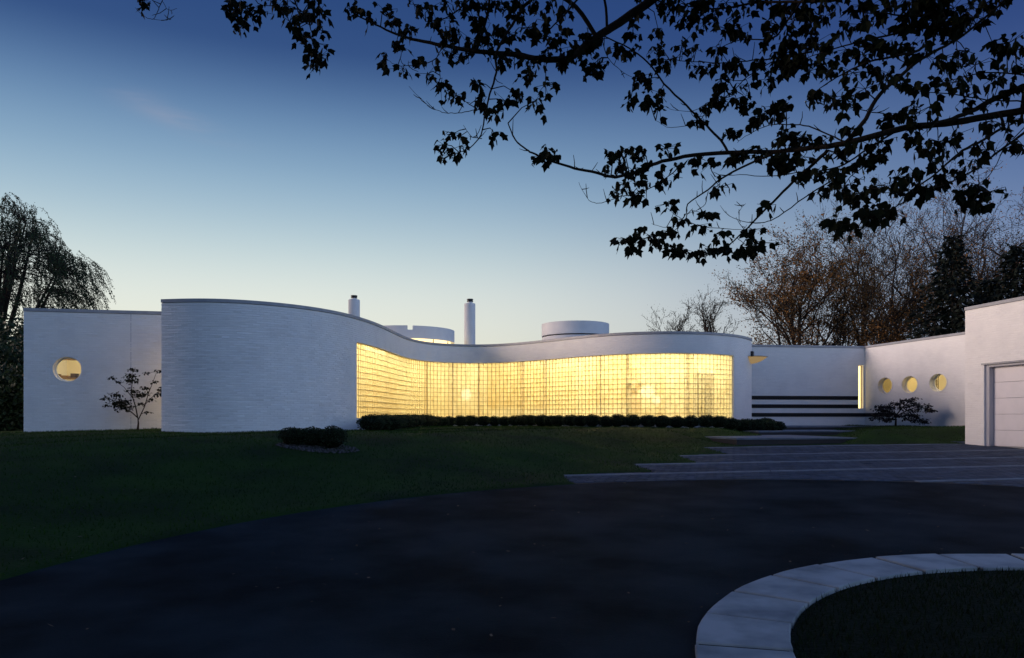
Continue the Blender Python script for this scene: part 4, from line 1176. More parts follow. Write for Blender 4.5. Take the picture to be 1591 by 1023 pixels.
# ---- conifers
def conifer(loc, height, radius, seed, label):
    r = np.random.default_rng(seed); t = empty('spruce_tree', loc); tag(t, label, 'tree', 'dark spruces behind the garage')
    V, Fc = tubes([((0, 0, 0), (0, 0, height), 0.22, 0.02)], 8); np_mesh('trunk', V, Fc, M['bark_far'], t)
    segs = []; Ps = []; Us = []
    z = 0.6
    while z < height - 0.2:
        f = 1 - z / height; L = radius * (f ** 0.85) * r.uniform(0.75, 1.1) + 0.15
        nb = 7 + int(5 * f); a0 = r.uniform(0, 6.28)
        for i in range(nb):
            a = a0 + 2 * np.pi * i / nb + r.uniform(-0.2, 0.2); Lb = L * r.uniform(0.7, 1.15)
            tip = np.array([np.cos(a) * Lb, np.sin(a) * Lb, z - 0.25 * Lb + r.uniform(-0.1, 0.1)])
            segs.append(((0, 0, z), tuple(tip), 0.03, 0.008))
            m_ = int(10 + 34 * Lb / radius); tt = r.uniform(0.1, 1, m_)
            P = np.array([0, 0, z]) + (tip - np.array([0, 0, z])) * tt[:, None] + r.normal(0, 0.10, (m_, 3)) * np.array([1, 1, 0.7])
            U = unit(np.array([np.cos(a), np.sin(a), -0.5]) + r.normal(0, 0.55, (m_, 3)))
            Ps.append(P); Us.append(U)
        z += 0.34
    P = np.concatenate(Ps); U = np.concatenate(Us)
    V, Fc = leaf_cards(P, unit(r.normal(0, 1, P.shape)), U, r.uniform(0.25, 0.55, len(P)), 0.35)
    o = np_mesh('crown', V, Fc, M['needle'], t); o['kind'] = 'stuff'
    V, Fc = tubes(segs, 3); o = np_mesh('boughs', V, Fc, M['bark_far'], t); o['kind'] = 'stuff'
conifer(at_px(1481, 50), th(362, 50), 4.4, 1, 'pointed dark spruce in front of the bare trees')
conifer(at_px(1580, 48), th(378, 48), 4.4, 2, 'dark spruce at the right edge behind the garage roof')
conifer(at_px(1535, 52), th(425, 52), 3.6, 3, 'lower dark spruce between two taller ones behind the garage')

# ---- willow and dark thicket at the left edge
def willow(base, centre, rh, rv, seed, label):
    t = empty('willow_tree', base); tag(t, label, 'tree'); r = np.random.default_rng(seed); C_ = np.array(centre) - np.array(base)
    fork = np.array([0.2, 0, C_[2] - rv * 1.05])
    segs = [((0, 0, -0.1), (0.1, 0.1, fork[2] * 0.5), 0.42, 0.36), ((0.1, 0.1, fork[2] * 0.5), tuple(fork), 0.36, 0.30)]
    twigs = []; Ps = []; Us = []
    nl = 16; limbs = []
    for k in range(nl):
        a = 2 * np.pi * k / nl + r.uniform(-0.2, 0.2); el = r.uniform(0.25, 1.35)
        e = C_ + np.array([np.cos(a) * np.cos(el) * rh, np.sin(a) * np.cos(el) * rh, np.sin(el) * rv]) * r.uniform(0.6, 0.85)
        m = fork * 0.45 + e * 0.55 + np.array([0, 0, -0.5]) + r.normal(0, 0.25, 3)
        pts_ = [fork * (1 - q) ** 2 + 2 * m * q * (1 - q) + e * q * q for q in np.linspace(0, 1, 7)]
        limbs += pts_[2:]
        segs += [(tuple(pts_[i]), tuple(pts_[i + 1]), 0.15 * (1 - i / 7) + 0.02, 0.15 * (1 - (i + 1) / 7) + 0.02) for i in range(6)]
    LB = np.array(limbs)
    for k in range(760):
        d_ = unit(r.normal(0, 1, 3)); d_[2] = abs(d_[2]) * r.choice([1, 1, 1, -0.35]); d_ = unit(d_)
        lump = 1 + 0.12 * np.sin(d_[0] * 5 + 1) * np.cos(d_[1] * 4) + 0.08 * np.sin(d_[2] * 7)
        p0 = C_ + d_ * np.array([rh, rh, rv]) * lump * r.uniform(0.45, 1.0) ** 0.5
        q = LB[np.argmin(((LB - p0) ** 2).sum(1))]; mid = (q + p0) / 2 + np.array([0, 0, 0.15]) + r.normal(0, 0.08, 3)
        twigs += [(tuple(q), tuple(mid), 0.022, 0.016), (tuple(mid), tuple(p0), 0.016, 0.012)]
        for w_ in range(3):
            L = r.uniform(0.5, 1.5); n_ = int(L / 0.055); tt = np.linspace(0, 1, n_); sway = r.normal(0, 0.25, 2) + d_[:2] * 0.45
            pts_ = p0 + r.normal(0, 0.12, 3) + np.stack([sway[0] * L * tt ** 0.6, sway[1] * L * tt ** 0.6, -L * tt ** 1.3 + 0.25 * tt], 1)
            Ps.append(pts_ + r.normal(0, 0.035, pts_.shape)); Us.append(unit(np.array([0, 0, -0.8]) + r.normal(0, 0.6, pts_.shape)))
            twigs += [(tuple(pts_[i]), tuple(pts_[min(n_ - 1, i + 6)]), 0.010, 0.008) for i in range(0, n_ - 1, 6)]
    V, Fc = tubes(segs, 8); np_mesh('trunk', V, Fc, M['bark_far'], t, smooth=True)
    P = np.concatenate(Ps); U = np.concatenate(Us)
    V, Fc = leaf_cards(P, unit(r.normal(0, 1, P.shape)), U, r.uniform(0.07, 0.15, len(P)), 0.42)
    o = np_mesh('crown', V, Fc, M['willow'], t); o['kind'] = 'stuff'
    V, Fc = tubes(twigs, 3); o = np_mesh('twigs', V, Fc, M['bark_far'], t); o['kind'] = 'stuff'
cw = px(12, 440, 42)
willow((cw[0] - 1.2, 42.5, 1.3), tuple(cw), 4.1, 4.2, 5, 'feathery drooping tree rising behind the left wing')
def thicket(loc, rx, ry, rz_, seed, label):
    r = np.random.default_rng(seed); n_ = 9000
    t = empty('dark_bush', loc); tag(t, label, 'bush', 'dark bushes left of the house')
    d_ = unit(r.normal(0, 1, (n_, 3))); lump = 1 + 0.18 * np.sin(d_[:, 0] * 4 + seed) * np.cos(d_[:, 2] * 5) + 0.1 * np.sin(d_[:, 1] * 9 + d_[:, 2] * 7)
    P = d_ * (r.uniform(0.25, 1, n_) ** 0.4 * lump)[:, None] * np.array([rx, ry, rz_]) + np.array([0, 0, rz_ * 0.75])
    P = P[P[:, 2] > 0]
    V, Fc = leaf_cards(P, unit(r.normal(0, 1, P.shape)), unit(r.normal(0, 1, P.shape)), r.uniform(0.10, 0.22, len(P)), 0.6)
    o = np_mesh('foliage', V, Fc, M['boxwood'], t); o['kind'] = 'stuff'
    segs = [((0, 0, 0), tuple(d_[k] * np.array([rx, ry, rz_]) * 0.8 + np.array([0, 0, rz_ * 0.8])), 0.05, 0.01) for k in range(14)]
    V, Fc = tubes(segs, 5); np_mesh('stem', V, Fc, M['bark_far'], t)
thicket((-20.3, 32, 1.2), 2.1, 2.0, 2.2, 1, 'tall dark bush in front of the drooping tree')
thicket((-18.9, 29.0, 1.2), 1.6, 1.5, 1.4, 2, 'low dark bush beside the left wing corner')
thicket((-22.5, 35, 1.2), 2.4, 2.0, 3.0, 3, 'tallest dark bush at the left edge')
thicket((-24.5, 40, 1.2), 3.0, 2.2, 2.6, 4, 'broad dark bush farthest behind at the left edge')

# woodland out of view at left, added to shade the ground
r = np.random.default_rng(31); n_ = 22000
Y = r.uniform(-30, 22, n_); X = -25.5 - 9 * r.uniform(0, 1, n_) ** 1.3 - 1.2 * np.sin(Y * 0.8)
P = np.stack([X, Y, 0.9 + (12.5 + 1.6 * np.sin(Y * 0.55) + 0.8 * np.sin(Y * 1.7)) * r.uniform(0, 1, n_) ** 0.8], 1)
V, Fc = leaf_cards(P, unit(r.normal(0, 1, P.shape)), unit(r.normal(0, 1, P.shape)), r.uniform(0.4, 0.8, n_), 0.7)
tr_ = [((x_, y_, 0.6), (x_ + r.normal(0, 0.4), y_, 9.5), 0.16, 0.07) for x_, y_ in zip(r.uniform(-32, -27, 24), np.linspace(-29, 21, 24))]
V2, F2 = tubes(tr_, 6)
V, Fc = join_vf([(V, Fc), (V2, F2)])
tag(np_mesh('shade_woodland', V, Fc, M['boxwood']), 'unseen dark belt of trees left of the drive, added to shade the ground', 'shade_woodland', kind='stuff')

n_ = 14000; an_ = r.uniform(R(-75), R(80), n_); ds_ = r.uniform(85, 110, n_)
P = np.stack([ds_ * np.sin(an_), ds_ * np.cos(an_), 1.6 + 5.0 * (1 + 0.25 * np.sin(an_ * 23) + 0.15 * np.sin(an_ * 57)) * r.uniform(0, 1, n_) ** 0.8], 1)
V, Fc = leaf_cards(P, unit(r.normal(0, 1, P.shape)), unit(r.normal(0, 1, P.shape)), r.uniform(1.0, 2.0, n_), 0.7)
tag(np_mesh('far_wood', V, Fc, M['boxwood']), 'low dark wood on the horizon behind the house', 'wood', kind='stuff')

# ---- two small ornamental maples
def small_maple(loc, label, seed, segs_spec, clusters, leaf, mat_leaf):
    """segs_spec: polylines [(x,z)...] with radii; clusters: (x, z, radius, n)"""
    r = np.random.default_rng(seed); t = empty('ornamental_maple', loc); tag(t, label, 'tree')
    segs = []; ends = []
    for ip, (pl, r0) in enumerate(segs_spec):
        dep = r.normal(0, 0.25) if ip else 0.0
        pts_ = [(x, dep * i / max(1, len(pl) - 1), z) for i, (x, z) in enumerate(pl)]
        for i in range(len(pts_) - 1):
            ra = r0 * (1 - 0.7 * i / (len(pts_) - 1)); rb = r0 * (1 - 0.7 * (i + 1) / (len(pts_) - 1))
            segs.append((pts_[i], pts_[i + 1], ra, rb))
        ends += pts_[1:]
    E_ = np.array(ends); Ps = []
    for (x, z, rad, n_) in clusters:
        k = np.argmin((E_[:, 0] - x) ** 2 + (E_[:, 2] - z) ** 2); y = E_[k, 1] + r.normal(0, 0.12)
        c = np.array([x, y, z]); segs.append((tuple(E_[k]), tuple(c), 0.008, 0.004))
        n_ = int(n_ * 2.3); P = c + r.normal(0, 1, (n_, 3)) * np.array([rad, rad * 1.2, rad * 0.45])
        for q in P[:max(2, n_ // 6)]: segs.append((tuple(c), tuple(q), 0.005, 0.003))
        Ps.append(P)
    P = np.concatenate(Ps); n_ = len(P)
    V, Fc = tubes(segs, 6); np_mesh('trunk', V, Fc, M['bark'], t)
    U = unit(np.stack([r.normal(0, 0.7, n_), r.normal(0, 0.7, n_), -np.abs(r.normal(0.4, 0.3, n_))], 1))
    V, Fc = leaf_cards(P, unit(np.array([0, 0, 1.0]) + r.normal(0, 0.6, P.shape)), U, r.uniform(0.7, 1.3, n_) * leaf, 0.62)
    o = np_mesh('crown', V, Fc, mat_leaf, t); o['kind'] = 'stuff'
D_ = 24.0; k_ = D_ / F
lx = lambda x: (x - 214) * k_; lz = lambda y: (667 - y) * k_
x0 = (214 - CX) * k_
small_maple((x0, D_, ground1(x0, D_) - 0.02), 'small open maple with few leaves against the left wing', 4,
    [([(0, 0), (lx(215), lz(655)), (lx(214), lz(645))], 0.035), ([(lx(214), lz(647)), (lx(205), lz(638)), (lx(192), lz(632)), (lx(178), lz(620)), (lx(166), lz(612))], 0.02),
     ([(lx(214), lz(647)), (lx(211), lz(630)), (lx(205), lz(610)), (lx(206), lz(590)), (lx(208), lz(572))], 0.02),
     ([(lx(215), lz(650)), (lx(222), lz(630)), (lx(226), lz(608)), (lx(230), lz(592)), (lx(234), lz(574))], 0.017),
     ([(lx(222), lz(630)), (lx(232), lz(618)), (lx(241), lz(608)), (lx(250), lz(600))], 0.012), ([(lx(209), lz(620)), (lx(198), lz(600)), (lx(186), lz(588))], 0.012),
     ([(lx(218), lz(642)), (lx(226), lz(638)), (lx(231), lz(638))], 0.01)],
    [(lx(170), lz(617), 0.07, 16), (lx(178), lz(611), 0.09, 26), (lx(182), lz(622), 0.12, 40), (lx(190), lz(628), 0.13, 50), (lx(195), lz(622), 0.10, 36), (lx(200), lz(631), 0.10, 34), (lx(168), lz(628), 0.05, 10),
     (lx(186), lz(586), 0.06, 14), (lx(192), lz(592), 0.05, 10), (lx(207), lz(572), 0.07, 20), (lx(208), lz(582), 0.09, 30), (lx(203), lz(588), 0.07, 22), (lx(213), lz(590), 0.07, 20), (lx(204), lz(604), 0.08, 24), (lx(210), lz(612), 0.08, 22), (lx(219), lz(610), 0.08, 24), (lx(222), lz(600), 0.06, 14),
     (lx(234), lz(572), 0.05, 10), (lx(225), lz(577), 0.05, 10), (lx(232), lz(590), 0.05, 10), (lx(240), lz(610), 0.07, 16), (lx(247), lz(603), 0.05, 12), (lx(249), lz(599), 0.04, 10), (lx(230), lz(638), 0.05, 8), (lx(236), lz(618), 0.05, 10), (lx(216), lz(625), 0.06, 14)], 0.085, M['leaf'])
D_ = 32.0; k_ = D_ / F
gz_ = ground1((1391.5 - CX) * k_, D_)
lx = lambda x: (x - 1391.5) * k_; lz = lambda y: EYE + (HY - y) * k_ - gz_
cl_ = []
for (x, y) in [(1358, 636), (1363, 632), (1370, 634), (1377, 631), (1384, 633), (1388, 626), (1395, 627), (1400, 622), (1407, 622), (1414, 620), (1413, 628), (1420, 628), (1426, 630), (1433, 631), (1438, 636), (1442, 638), (1430, 637), (1422, 636), (1404, 631), (1396, 634),
               (1364, 643), (1372, 645), (1380, 644), (1388, 643), (1396, 645), (1404, 645), (1412, 644), (1420, 645), (1352, 650), (1360, 649), (1368, 653), (1375, 652), (1386, 651), (1408, 650), (1416, 652), (1424, 654), (1430, 653), (1434, 656), (1428, 648), (1412, 638), (1378, 639), (1356, 644), (1366, 638)]:
    cl_.append((lx(x), lz(y), 0.085, 21))
small_maple(((1391.5 - CX) * k_, D_, gz_), 'low spreading dark red maple in front of the porthole wing', 8,
    [([(0, -0.05), (lx(1392), lz(652)), (lx(1391), lz(645))], 0.05), ([(lx(1391), lz(647)), (lx(1380), lz(640)), (lx(1366), lz(636)), (lx(1356), lz(640)), (lx(1350), lz(650))], 0.03),
     ([(lx(1391), lz(647)), (lx(1398), lz(636)), (lx(1406), lz(626)), (lx(1416), lz(620))], 0.03), ([(lx(1391), lz(648)), (lx(1408), lz(638)), (lx(1424), lz(632)), (lx(1436), lz(636)), (lx(1442), lz(640))], 0.03),
     ([(lx(1391), lz(649)), (lx(1410), lz(646)), (lx(1424), lz(648)), (lx(1434), lz(656))], 0.022), ([(lx(1391), lz(649)), (lx(1378), lz(646)), (lx(1366), lz(650))], 0.022), ([(lx(1391), lz(647)), (lx(1388), lz(635)), (lx(1390), lz(626))], 0.02)],
    cl_, 0.10, M['red_leaf'])

CL = '596,98 626,113 618,75 656,102 667,122 684,139 707,156 740,139 747,167 769,181 784,164 803,153 829,164 846,139 820,125 701,215 716,235 701,250 690,232 767,213 545,20 571,34 602,23 613,37 639,54 662,23 645,14 679,37 704,37 713,54 690,85 704,91 724,91 755,57 747,14 761,14 775,51 781,99 818,113 838,57 860,71 889,79 917,77 928,108 880,25 809,6 855,11 848,245 838,250 860,250 1091,339 1088,357 1057,351 1035,323 1118,298 1190,327 1170,364 1122,372 970,380 981,384 995,367 1009,375 1026,384 1040,367 1046,392 1063,395 1086,401 1105,395 1128,395 1148,398 1165,389 1179,384 953,245 970,242 995,242 1032,238 941,269 964,262 984,271 1004,265 1026,274 1052,265 1077,259 1105,261 970,293 998,296 1026,290 956,307 981,313 995,310 1134,251 1151,248 1179,240 1219,217 1241,223 1199,257 1210,262 981,59 995,31 1023,51 999,125 1010,130 979,161 1003,163 1023,150 1022,174 1085,112 1043,99 1032,103 1021,81 1058,77 1076,81 1111,108 1133,108 1149,110 1122,130 1120,143 1173,108 1188,108 1193,130 1164,141 1105,165 1127,163 1146,161 1162,169 1083,194 1166,198 1182,187 1190,183 1204,172 1219,172 1133,213 1151,66 1149,51 1129,53 1120,81 1094,40 1065,37 1050,22 1076,18 1142,33 1160,18 1217,22 1195,42 1204,66 1208,88 1230,77 1226,110 1241,99 918,77 929,66 920,110 959,81 977,88 1023,9 1036,13 1215,20 1239,27 1274,37 1261,61 1286,7 1311,44 1345,42 1338,15 1357,15 1377,20 1404,49 1421,25 1446,32 1470,37 1470,57 1495,44 1519,32 1507,12 1556,7 1446,7 1313,84 1340,71 1357,76 1377,77 1394,86 1411,84 1421,93 1441,93 1465,93 1502,86 1473,106 1515,108 1544,74 1564,74 1581,84 1586,111 1544,128 1360,113 1343,93 1325,120 1284,118 1259,118 1343,145 1374,125 1402,138 1421,143 1460,135 1485,135 1502,140 1495,160 1544,162 1571,147 1257,155 1271,160 1291,160 1313,157 1316,174 1446,172 1416,170 1382,187 1397,184 1411,201 1217,170 1215,216 1249,221 1281,226 1316,209 1225,74 1237,98 1225,108 1279,81 1281,98 1210,254 1230,259 1249,251 1220,266 1249,278 1266,276 1284,276 1298,273 1330,261 1347,254 1367,251 1352,232 1372,227 1318,236 1298,246 1426,224 1436,239 1460,227 1453,256 1485,217 1470,229 1512,236 1537,239 1512,259 1487,276 1465,283 1419,276 1392,283 1370,295 1350,300 1397,300 1416,303 1436,298 1455,288 1334,308 1318,313 1320,295 1281,303 1296,300 1338,335 1350,336 1367,330 1382,335 1357,345 1288,350 1308,357 1329,358 1519,295 1505,303 1534,305 1524,320 1507,327 1588,234 1569,195 1539,195 221,6 359,16 368,13 384,19 400,25 362,35 372,38 422,6 441,9 460,22 450,41 463,50 472,66 482,31 494,25 491,53 497,75 482,91 491,98 497,94 491,110 485,6 690,8 715,10 730,20 770,10 790,20 810,30 830,15 700,60 735,40 790,60 820,50 845,40 740,70 760,85 800,90 850,92 875,100 900,95 905,70 875,60 690,60 1000,5 1050,5 1090,8 1110,25 1085,30 1130,12 1180,8 1250,8 1300,8 1390,8 1410,10 1430,15 1460,15 1480,20 1500,25 1530,12 1400,30 1430,40 1455,45 1480,50 1240,60 1250,85 1265,75 1235,40 1215,100 1260,30'

# ------------------------------------------------------------------ overhanging maple on the island
TREE = (5.2, 4.2)
mt = empty('maple_tree', (TREE[0], TREE[1], plane_z(TREE[1]) + 0.05))
tag(mt, 'big maple whose dark leafy branches hang across the top of the view', 'tree')
T0 = np.array([TREE[0], TREE[1], plane_z(TREE[1]) + 0.05])
def dep(x): return 7.0 - 1.15 * max(0.0, (x - 1050) / 540.0) + 0.25 * math.sin(x * 0.013)
BR = [  # (radius start, radius end, depth offset, photo points)
 (0.0290, 0.0050, 0.0, [(1591, 172), (1519, 184), (1470, 192), (1409, 199), (1347, 214), (1298, 226), (1250, 231), (1196, 237), (1131, 237), (1063, 244), (1020, 254), (998, 265), (958, 275), (927, 269), (893, 262), (868, 254), (831, 240), (818, 232), (800, 217), (789, 192)]),
 (0.0260, 0.0105, -0.1, [(1591, 135), (1544, 155), (1507, 174), (1470, 188), (1430, 196)]),
 (0.0460, 0.0050, 0.25, [(1080, -60), (1014, 0), (970, 30), (935, 53), (905, 76), (880, 92), (840, 92), (800, 85), (740, 80), (690, 71), (648, 63), (616, 53), (582, 38), (545, 18)]),
 (0.0125, 0.0034, 0.2, [(795, 40), (771, 82), (771, 113), (761, 147), (754, 176), (747, 210), (730, 230), (713, 238)]),
 (0.0177, 0.0076, 0.2, [(845, -20), (815, 10), (795, 40), (782, 62), (771, 82)]),
 (0.0042, 0.0016, 0.2, [(754, 172), (738, 171), (717, 175), (696, 176), (680, 172), (667, 166), (650, 150), (635, 134)]),
 (0.0042, 0.0016, 0.2, [(738, 168), (720, 156), (707, 146)]),
 (0.0042, 0.0016, 0.2, [(749, 215), (735, 214), (728, 207), (720, 194)]),
 (0.0052, 0.0017, 0.3, [(690, 71), (672, 95), (640, 102), (618, 102), (603, 94)]), (0.0042, 0.0016, 0.3, [(680, 100), (684, 118), (680, 135)]),
 (0.0156, 0.0042, 0.05, [(1286, 234), (1260, 258), (1232, 283), (1200, 315), (1168, 347), (1145, 370), (1125, 387)]),
 (0.0047, 0.0016, 0.0, [(1125, 387), (1111, 395), (1069, 395), (1040, 384), (1004, 370), (967, 378)]), (0.0036, 0.0016, 0.0, [(1145, 370), (1160, 380), (1180, 383)]),
 (0.0068, 0.0017, 0.1, [(1330, 262), (1290, 282), (1250, 307), (1210, 336), (1187, 346), (1160, 346), (1134, 336), (1127, 328)]), (0.0031, 0.0016, 0.1, [(1150, 346), (1148, 330), (1158, 316)]),
 (0.0114, 0.0029, -0.1, [(1200, 240), (1173, 251), (1128, 273), (1100, 295), (1069, 317), (1066, 339), (1049, 358)]),
 (0.0042, 0.0016, -0.1, [(1056, 340), (1094, 353), (1125, 355), (1153, 357), (1160, 350)]), (0.0031, 0.0016, -0.1, [(1049, 352), (1030, 353), (1013, 348)]), (0.0031, 0.0016, -0.1, [(1060, 341), (1048, 333), (1035, 322)]),
 (0.0036, 0.0016, -0.1, [(1100, 297), (1095, 318), (1080, 328), (1066, 334)]),
 (0.0052, 0.0016, 0.1, [(1052, 262), (1032, 279), (995, 300), (964, 306), (943, 313), (927, 316), (912, 308), (899, 283)]),
 (0.0125, 0.0059, 0.15, [(1131, 237), (1120, 218), (1098, 196), (1067, 165), (1032, 130), (1006, 97), (977, 75), (940, 57)]),
 (0.0083, 0.0025, 0.1, [(1262, 80), (1230, 88), (1195, 92), (1160, 95), (1120, 98), (1065, 95), (1040, 92)]),
 (0.0052, 0.0017, 0.1, [(1200, 96), (1162, 119), (1133, 147), (1098, 163), (1072, 173), (1040, 170)]),
 (0.0073, 0.0017, 0.0, [(1315, 222), (1298, 214), (1257, 197), (1230, 194), (1195, 195), (1164, 209), (1145, 222)]),
 (0.0042, 0.0016, 0.15, [(1098, 170), (1085, 188), (1043, 199), (1019, 187)]), (0.0042, 0.0016, 0.2, [(935, 60), (944, 90), (965, 110), (986, 123)]),
 (0.0135, 0.0059, -0.1, [(1300, 0), (1240, 3), (1179, 4), (1120, 14), (1070, 10)]),
 (0.0177, 0.0067, -0.15, [(1315, 222), (1345, 184), (1367, 147), (1397, 120), (1426, 96), (1460, 76), (1495, 56), (1540, 20), (1580, -20)]),
 (0.0114, 0.0025, -0.1, [(1438, 71), (1421, 81), (1387, 88), (1352, 96), (1323, 108), (1293, 125), (1274, 138), (1255, 155)]),
 (0.0104, 0.0025, 0.0, [(1440, 32), (1392, 52), (1338, 64), (1281, 81), (1250, 92)]),
 (0.0052, 0.0017, 0.0, [(1390, 186), (1372, 177), (1352, 174), (1323, 167), (1293, 157), (1270, 160)]),
 (0.0062, 0.0021, -0.2, [(1591, 158), (1532, 155), (1483, 147), (1431, 143), (1400, 142)]), (0.0062, 0.0021, -0.2, [(1591, 117), (1532, 113), (1478, 125), (1460, 136)]),
 (0.0104, 0.0025, -0.2, [(1591, 207), (1556, 232), (1519, 261), (1483, 281), (1446, 293), (1410, 300)]),
 (0.0104, 0.0025, -0.15, [(1560, 196), (1529, 217), (1495, 234), (1470, 256), (1446, 276), (1421, 293), (1409, 310), (1387, 325), (1352, 350), (1330, 358)]),
 (0.0042, 0.0016, -0.2, [(1575, 215), (1564, 224), (1544, 264), (1524, 288), (1520, 305)]),
 (0.0083, 0.0021, 0.05, [(1395, 203), (1347, 232), (1311, 256), (1274, 266), (1250, 267), (1196, 274), (1150, 272), (1111, 275)]),
 (0.0052, 0.0016, 0.05, [(1370, 240), (1347, 256), (1318, 278), (1308, 300), (1296, 303)]), (0.0042, 0.0016, -0.1, [(1421, 293), (1392, 300), (1360, 300), (1340, 306)]),
 (0.0036, 0.0016, -0.1, [(1352, 350), (1310, 358), (1285, 350)]),
 (0.0073, 0.0017, 0.3, [(470, -60), (457, 0), (475, 25), (485, 53), (488, 85), (491, 108)]), (0.0062, 0.0017, 0.3, [(340, -60), (358, 0), (372, 14), (390, 22)]), (0.0052, 0.0017, 0.3, [(380, -50), (400, 5), (440, 8), (457, 12)]),
 (0.0042, 0.0016, 0.35, [(275, -50), (252, 0), (245, 18), (237, 30), (222, 24), (210, 12)]), (0.0026, 0.0016, 0.35, [(252, 2), (262, 16), (275, 14)]), (0.0021, 0.0016, 0.35, [(237, 30), (255, 32), (266, 30)]), (0.0031, 0.0016, 0.35, [(240, -30), (224, 4)]),
 (0.0104, 0.0025, 0.1, [(760, -30), (720, 8), (690, 30), (662, 34)]), (0.0104, 0.0025, 0.0, [(920, -30), (880, 20), (850, 50), (838, 62)]), (0.0125, 0.0034, -0.1, [(1500, -20), (1460, 15), (1420, 25), (1380, 22), (1340, 20)]), (0.0104, 0.0025, -0.1, [(1260, -20), (1225, 30), (1200, 60), (1150, 62), (1110, 80)]),
]
segs = []; SMP = []
def smooth_pts(P):
    P = np.array(P, float); out = []
    for i in range(len(P) - 1):
        p0 = P[max(0, i - 1)]; p1 = P[i]; p2 = P[i + 1]; p3 = P[min(len(P) - 1, i + 2)]
        for t in (0, 0.25, 0.5, 0.75):
            out.append(0.5 * (2 * p1 + (p2 - p0) * t + (2 * p0 - 5 * p1 + 4 * p2 - p3) * t * t + (3 * p1 - p0 - 3 * p2 + p3) * t ** 3))
    out.append(P[-1]); return np.array(out)
br_segs = []
rt = random.Random(77)
for (ra, rb, od, pts_) in BR:
    S = smooth_pts(pts_); n_ = len(S)
    W3 = [px(x + rt.uniform(-0.7, 0.7), y + rt.uniform(-0.7, 0.7), dep(x) + od) - T0 for (x, y) in S]
    sg = [(tuple(W3[i]), tuple(W3[i + 1]), ra + (rb - ra) * i / (n_ - 1), ra + (rb - ra) * (i + 1) / (n_ - 1)) for i in range(n_ - 1)]
    br_segs.append(sg)
    for (x, y), w_ in zip(S, W3): SMP.append((x, y, w_, max(rb, 0.004)))
    # short bare spurs
    for i in range(2, n_ - 1):
        if rt.random() < 0.28 and ra < 0.06:
            q = Vector(W3[i]); d_ = Vector((rt.gauss(0, 1), rt.gauss(0, 0.6), rt.gauss(0.4, 0.8))).normalized(); L = rt.uniform(0.04, 0.16)
            m1 = q + d_ * L * 0.5 + Vector((rt.gauss(0, .01), 0, 0.01)); e1 = m1 + (d_ + Vector((0, 0, 0.5))).normalized() * L * 0.5
            segs += [(tuple(q), tuple(m1), 0.004, 0.0035), (tuple(m1), tuple(e1), 0.0035, 0.002)]
# trunk and limbs joining what the view shows
def limb(P, r0, r1):
    S = smooth_pts(P); n_ = len(S)
    return [(tuple(S[i]), tuple(S[i + 1]), r0 + (r1 - r0) * i / (n_ - 1), r0 + (r1 - r0) * (i + 1) / (n_ - 1)) for i in range(n_ - 1)]
def w3(k, i=0):
    x, y = BR[k][3][i]; return px(x, y, dep(x) + BR[k][2]) - T0
trunk = limb([(0, 0, -0.1), (0.05, 0.02, 1.2), (-0.03, 0.05, 2.4), (0.02, 0.1, 3.6), (0.1, 0.0, 5.2), (0, 0, 7.5)], 0.26, 0.10)
V, Fc = tubes(trunk, 14); np_mesh('trunk', V, Fc, M['bark'], mt, smooth=True)
over = [(1330, -330), (1180, -275), (1000, -225), (800, -185), (620, -160), (470, -125), (340, -95), (250, -70)]
L1 = [px(x, y, 6.6 + 0.9 * (1330 - x) / 1080) - T0 for (x, y) in over]
L2 = [px(x, y, 5.6) - T0 for (x, y) in ((1560, -170), (1440, -120), (1310, -95), (1180, -75))]
LIMBS = []
def add_limb(sg):
    LIMBS.append(sg); return sg
extra = add_limb(limb([(0, 0.02, 4.3), (-0.5, 0.5, 5.0)] + [tuple(p) for p in L1], 0.11, 0.012)) + add_limb(limb([(0, 0.05, 3.5), (-0.4, 0.6, 4.1)] + [tuple(p) for p in L2], 0.08, 0.015))
for k, z0, r0 in ((0, 2.6, 0.10), (2, 3.6, 0.09)):
    e = w3(k); s0_ = np.array([0, 0.05, z0]); extra += add_limb(limb([tuple(s0_), tuple(s0_ * 0.55 + e * 0.45 + np.array([0, 0, 0.30])), tuple(e)], r0, BR[k][0]))
MAINP = smooth_pts(L1).tolist() + smooth_pts(L2).tolist() + [s_[0] for s_ in br_segs[0]] + [s_[0] for s_ in br_segs[2]] + [s_[0] for s_ in extra[-16:]]
MAINP = np.array(MAINP)
for k in range(len(BR)):
    if k in (0, 2): continue
    x, y = BR[k][3][0]
    if not (y < 0 or x > 1555): continue
    e = w3(k); dd_ = ((MAINP - e) ** 2).sum(1) + 0.3 * np.maximum(0, e[2] - MAINP[:, 2]) ; q = MAINP[int(np.argmin(dd_))]
    add_limb(limb([tuple(q), tuple(q * 0.5 + e * 0.5 + np.array([0.05, 0.05, 0.08])), tuple(e)], BR[k][0] * 1.25, BR[k][0]))
for p in MAINP: SMP.append((CX + F * (p + T0)[0] / (p + T0)[1], HY - F * ((p + T0)[2] - EYE) / (p + T0)[1], p, 0.01))
for sg in br_segs:
    V, Fc = tubes(sg, 7); np_mesh('branch', V, Fc, M['bark'], mt, smooth=True)
for sg in LIMBS:
    V, Fc = tubes(sg, 8); np_mesh('limb', V, Fc, M['bark'], mt, smooth=True)
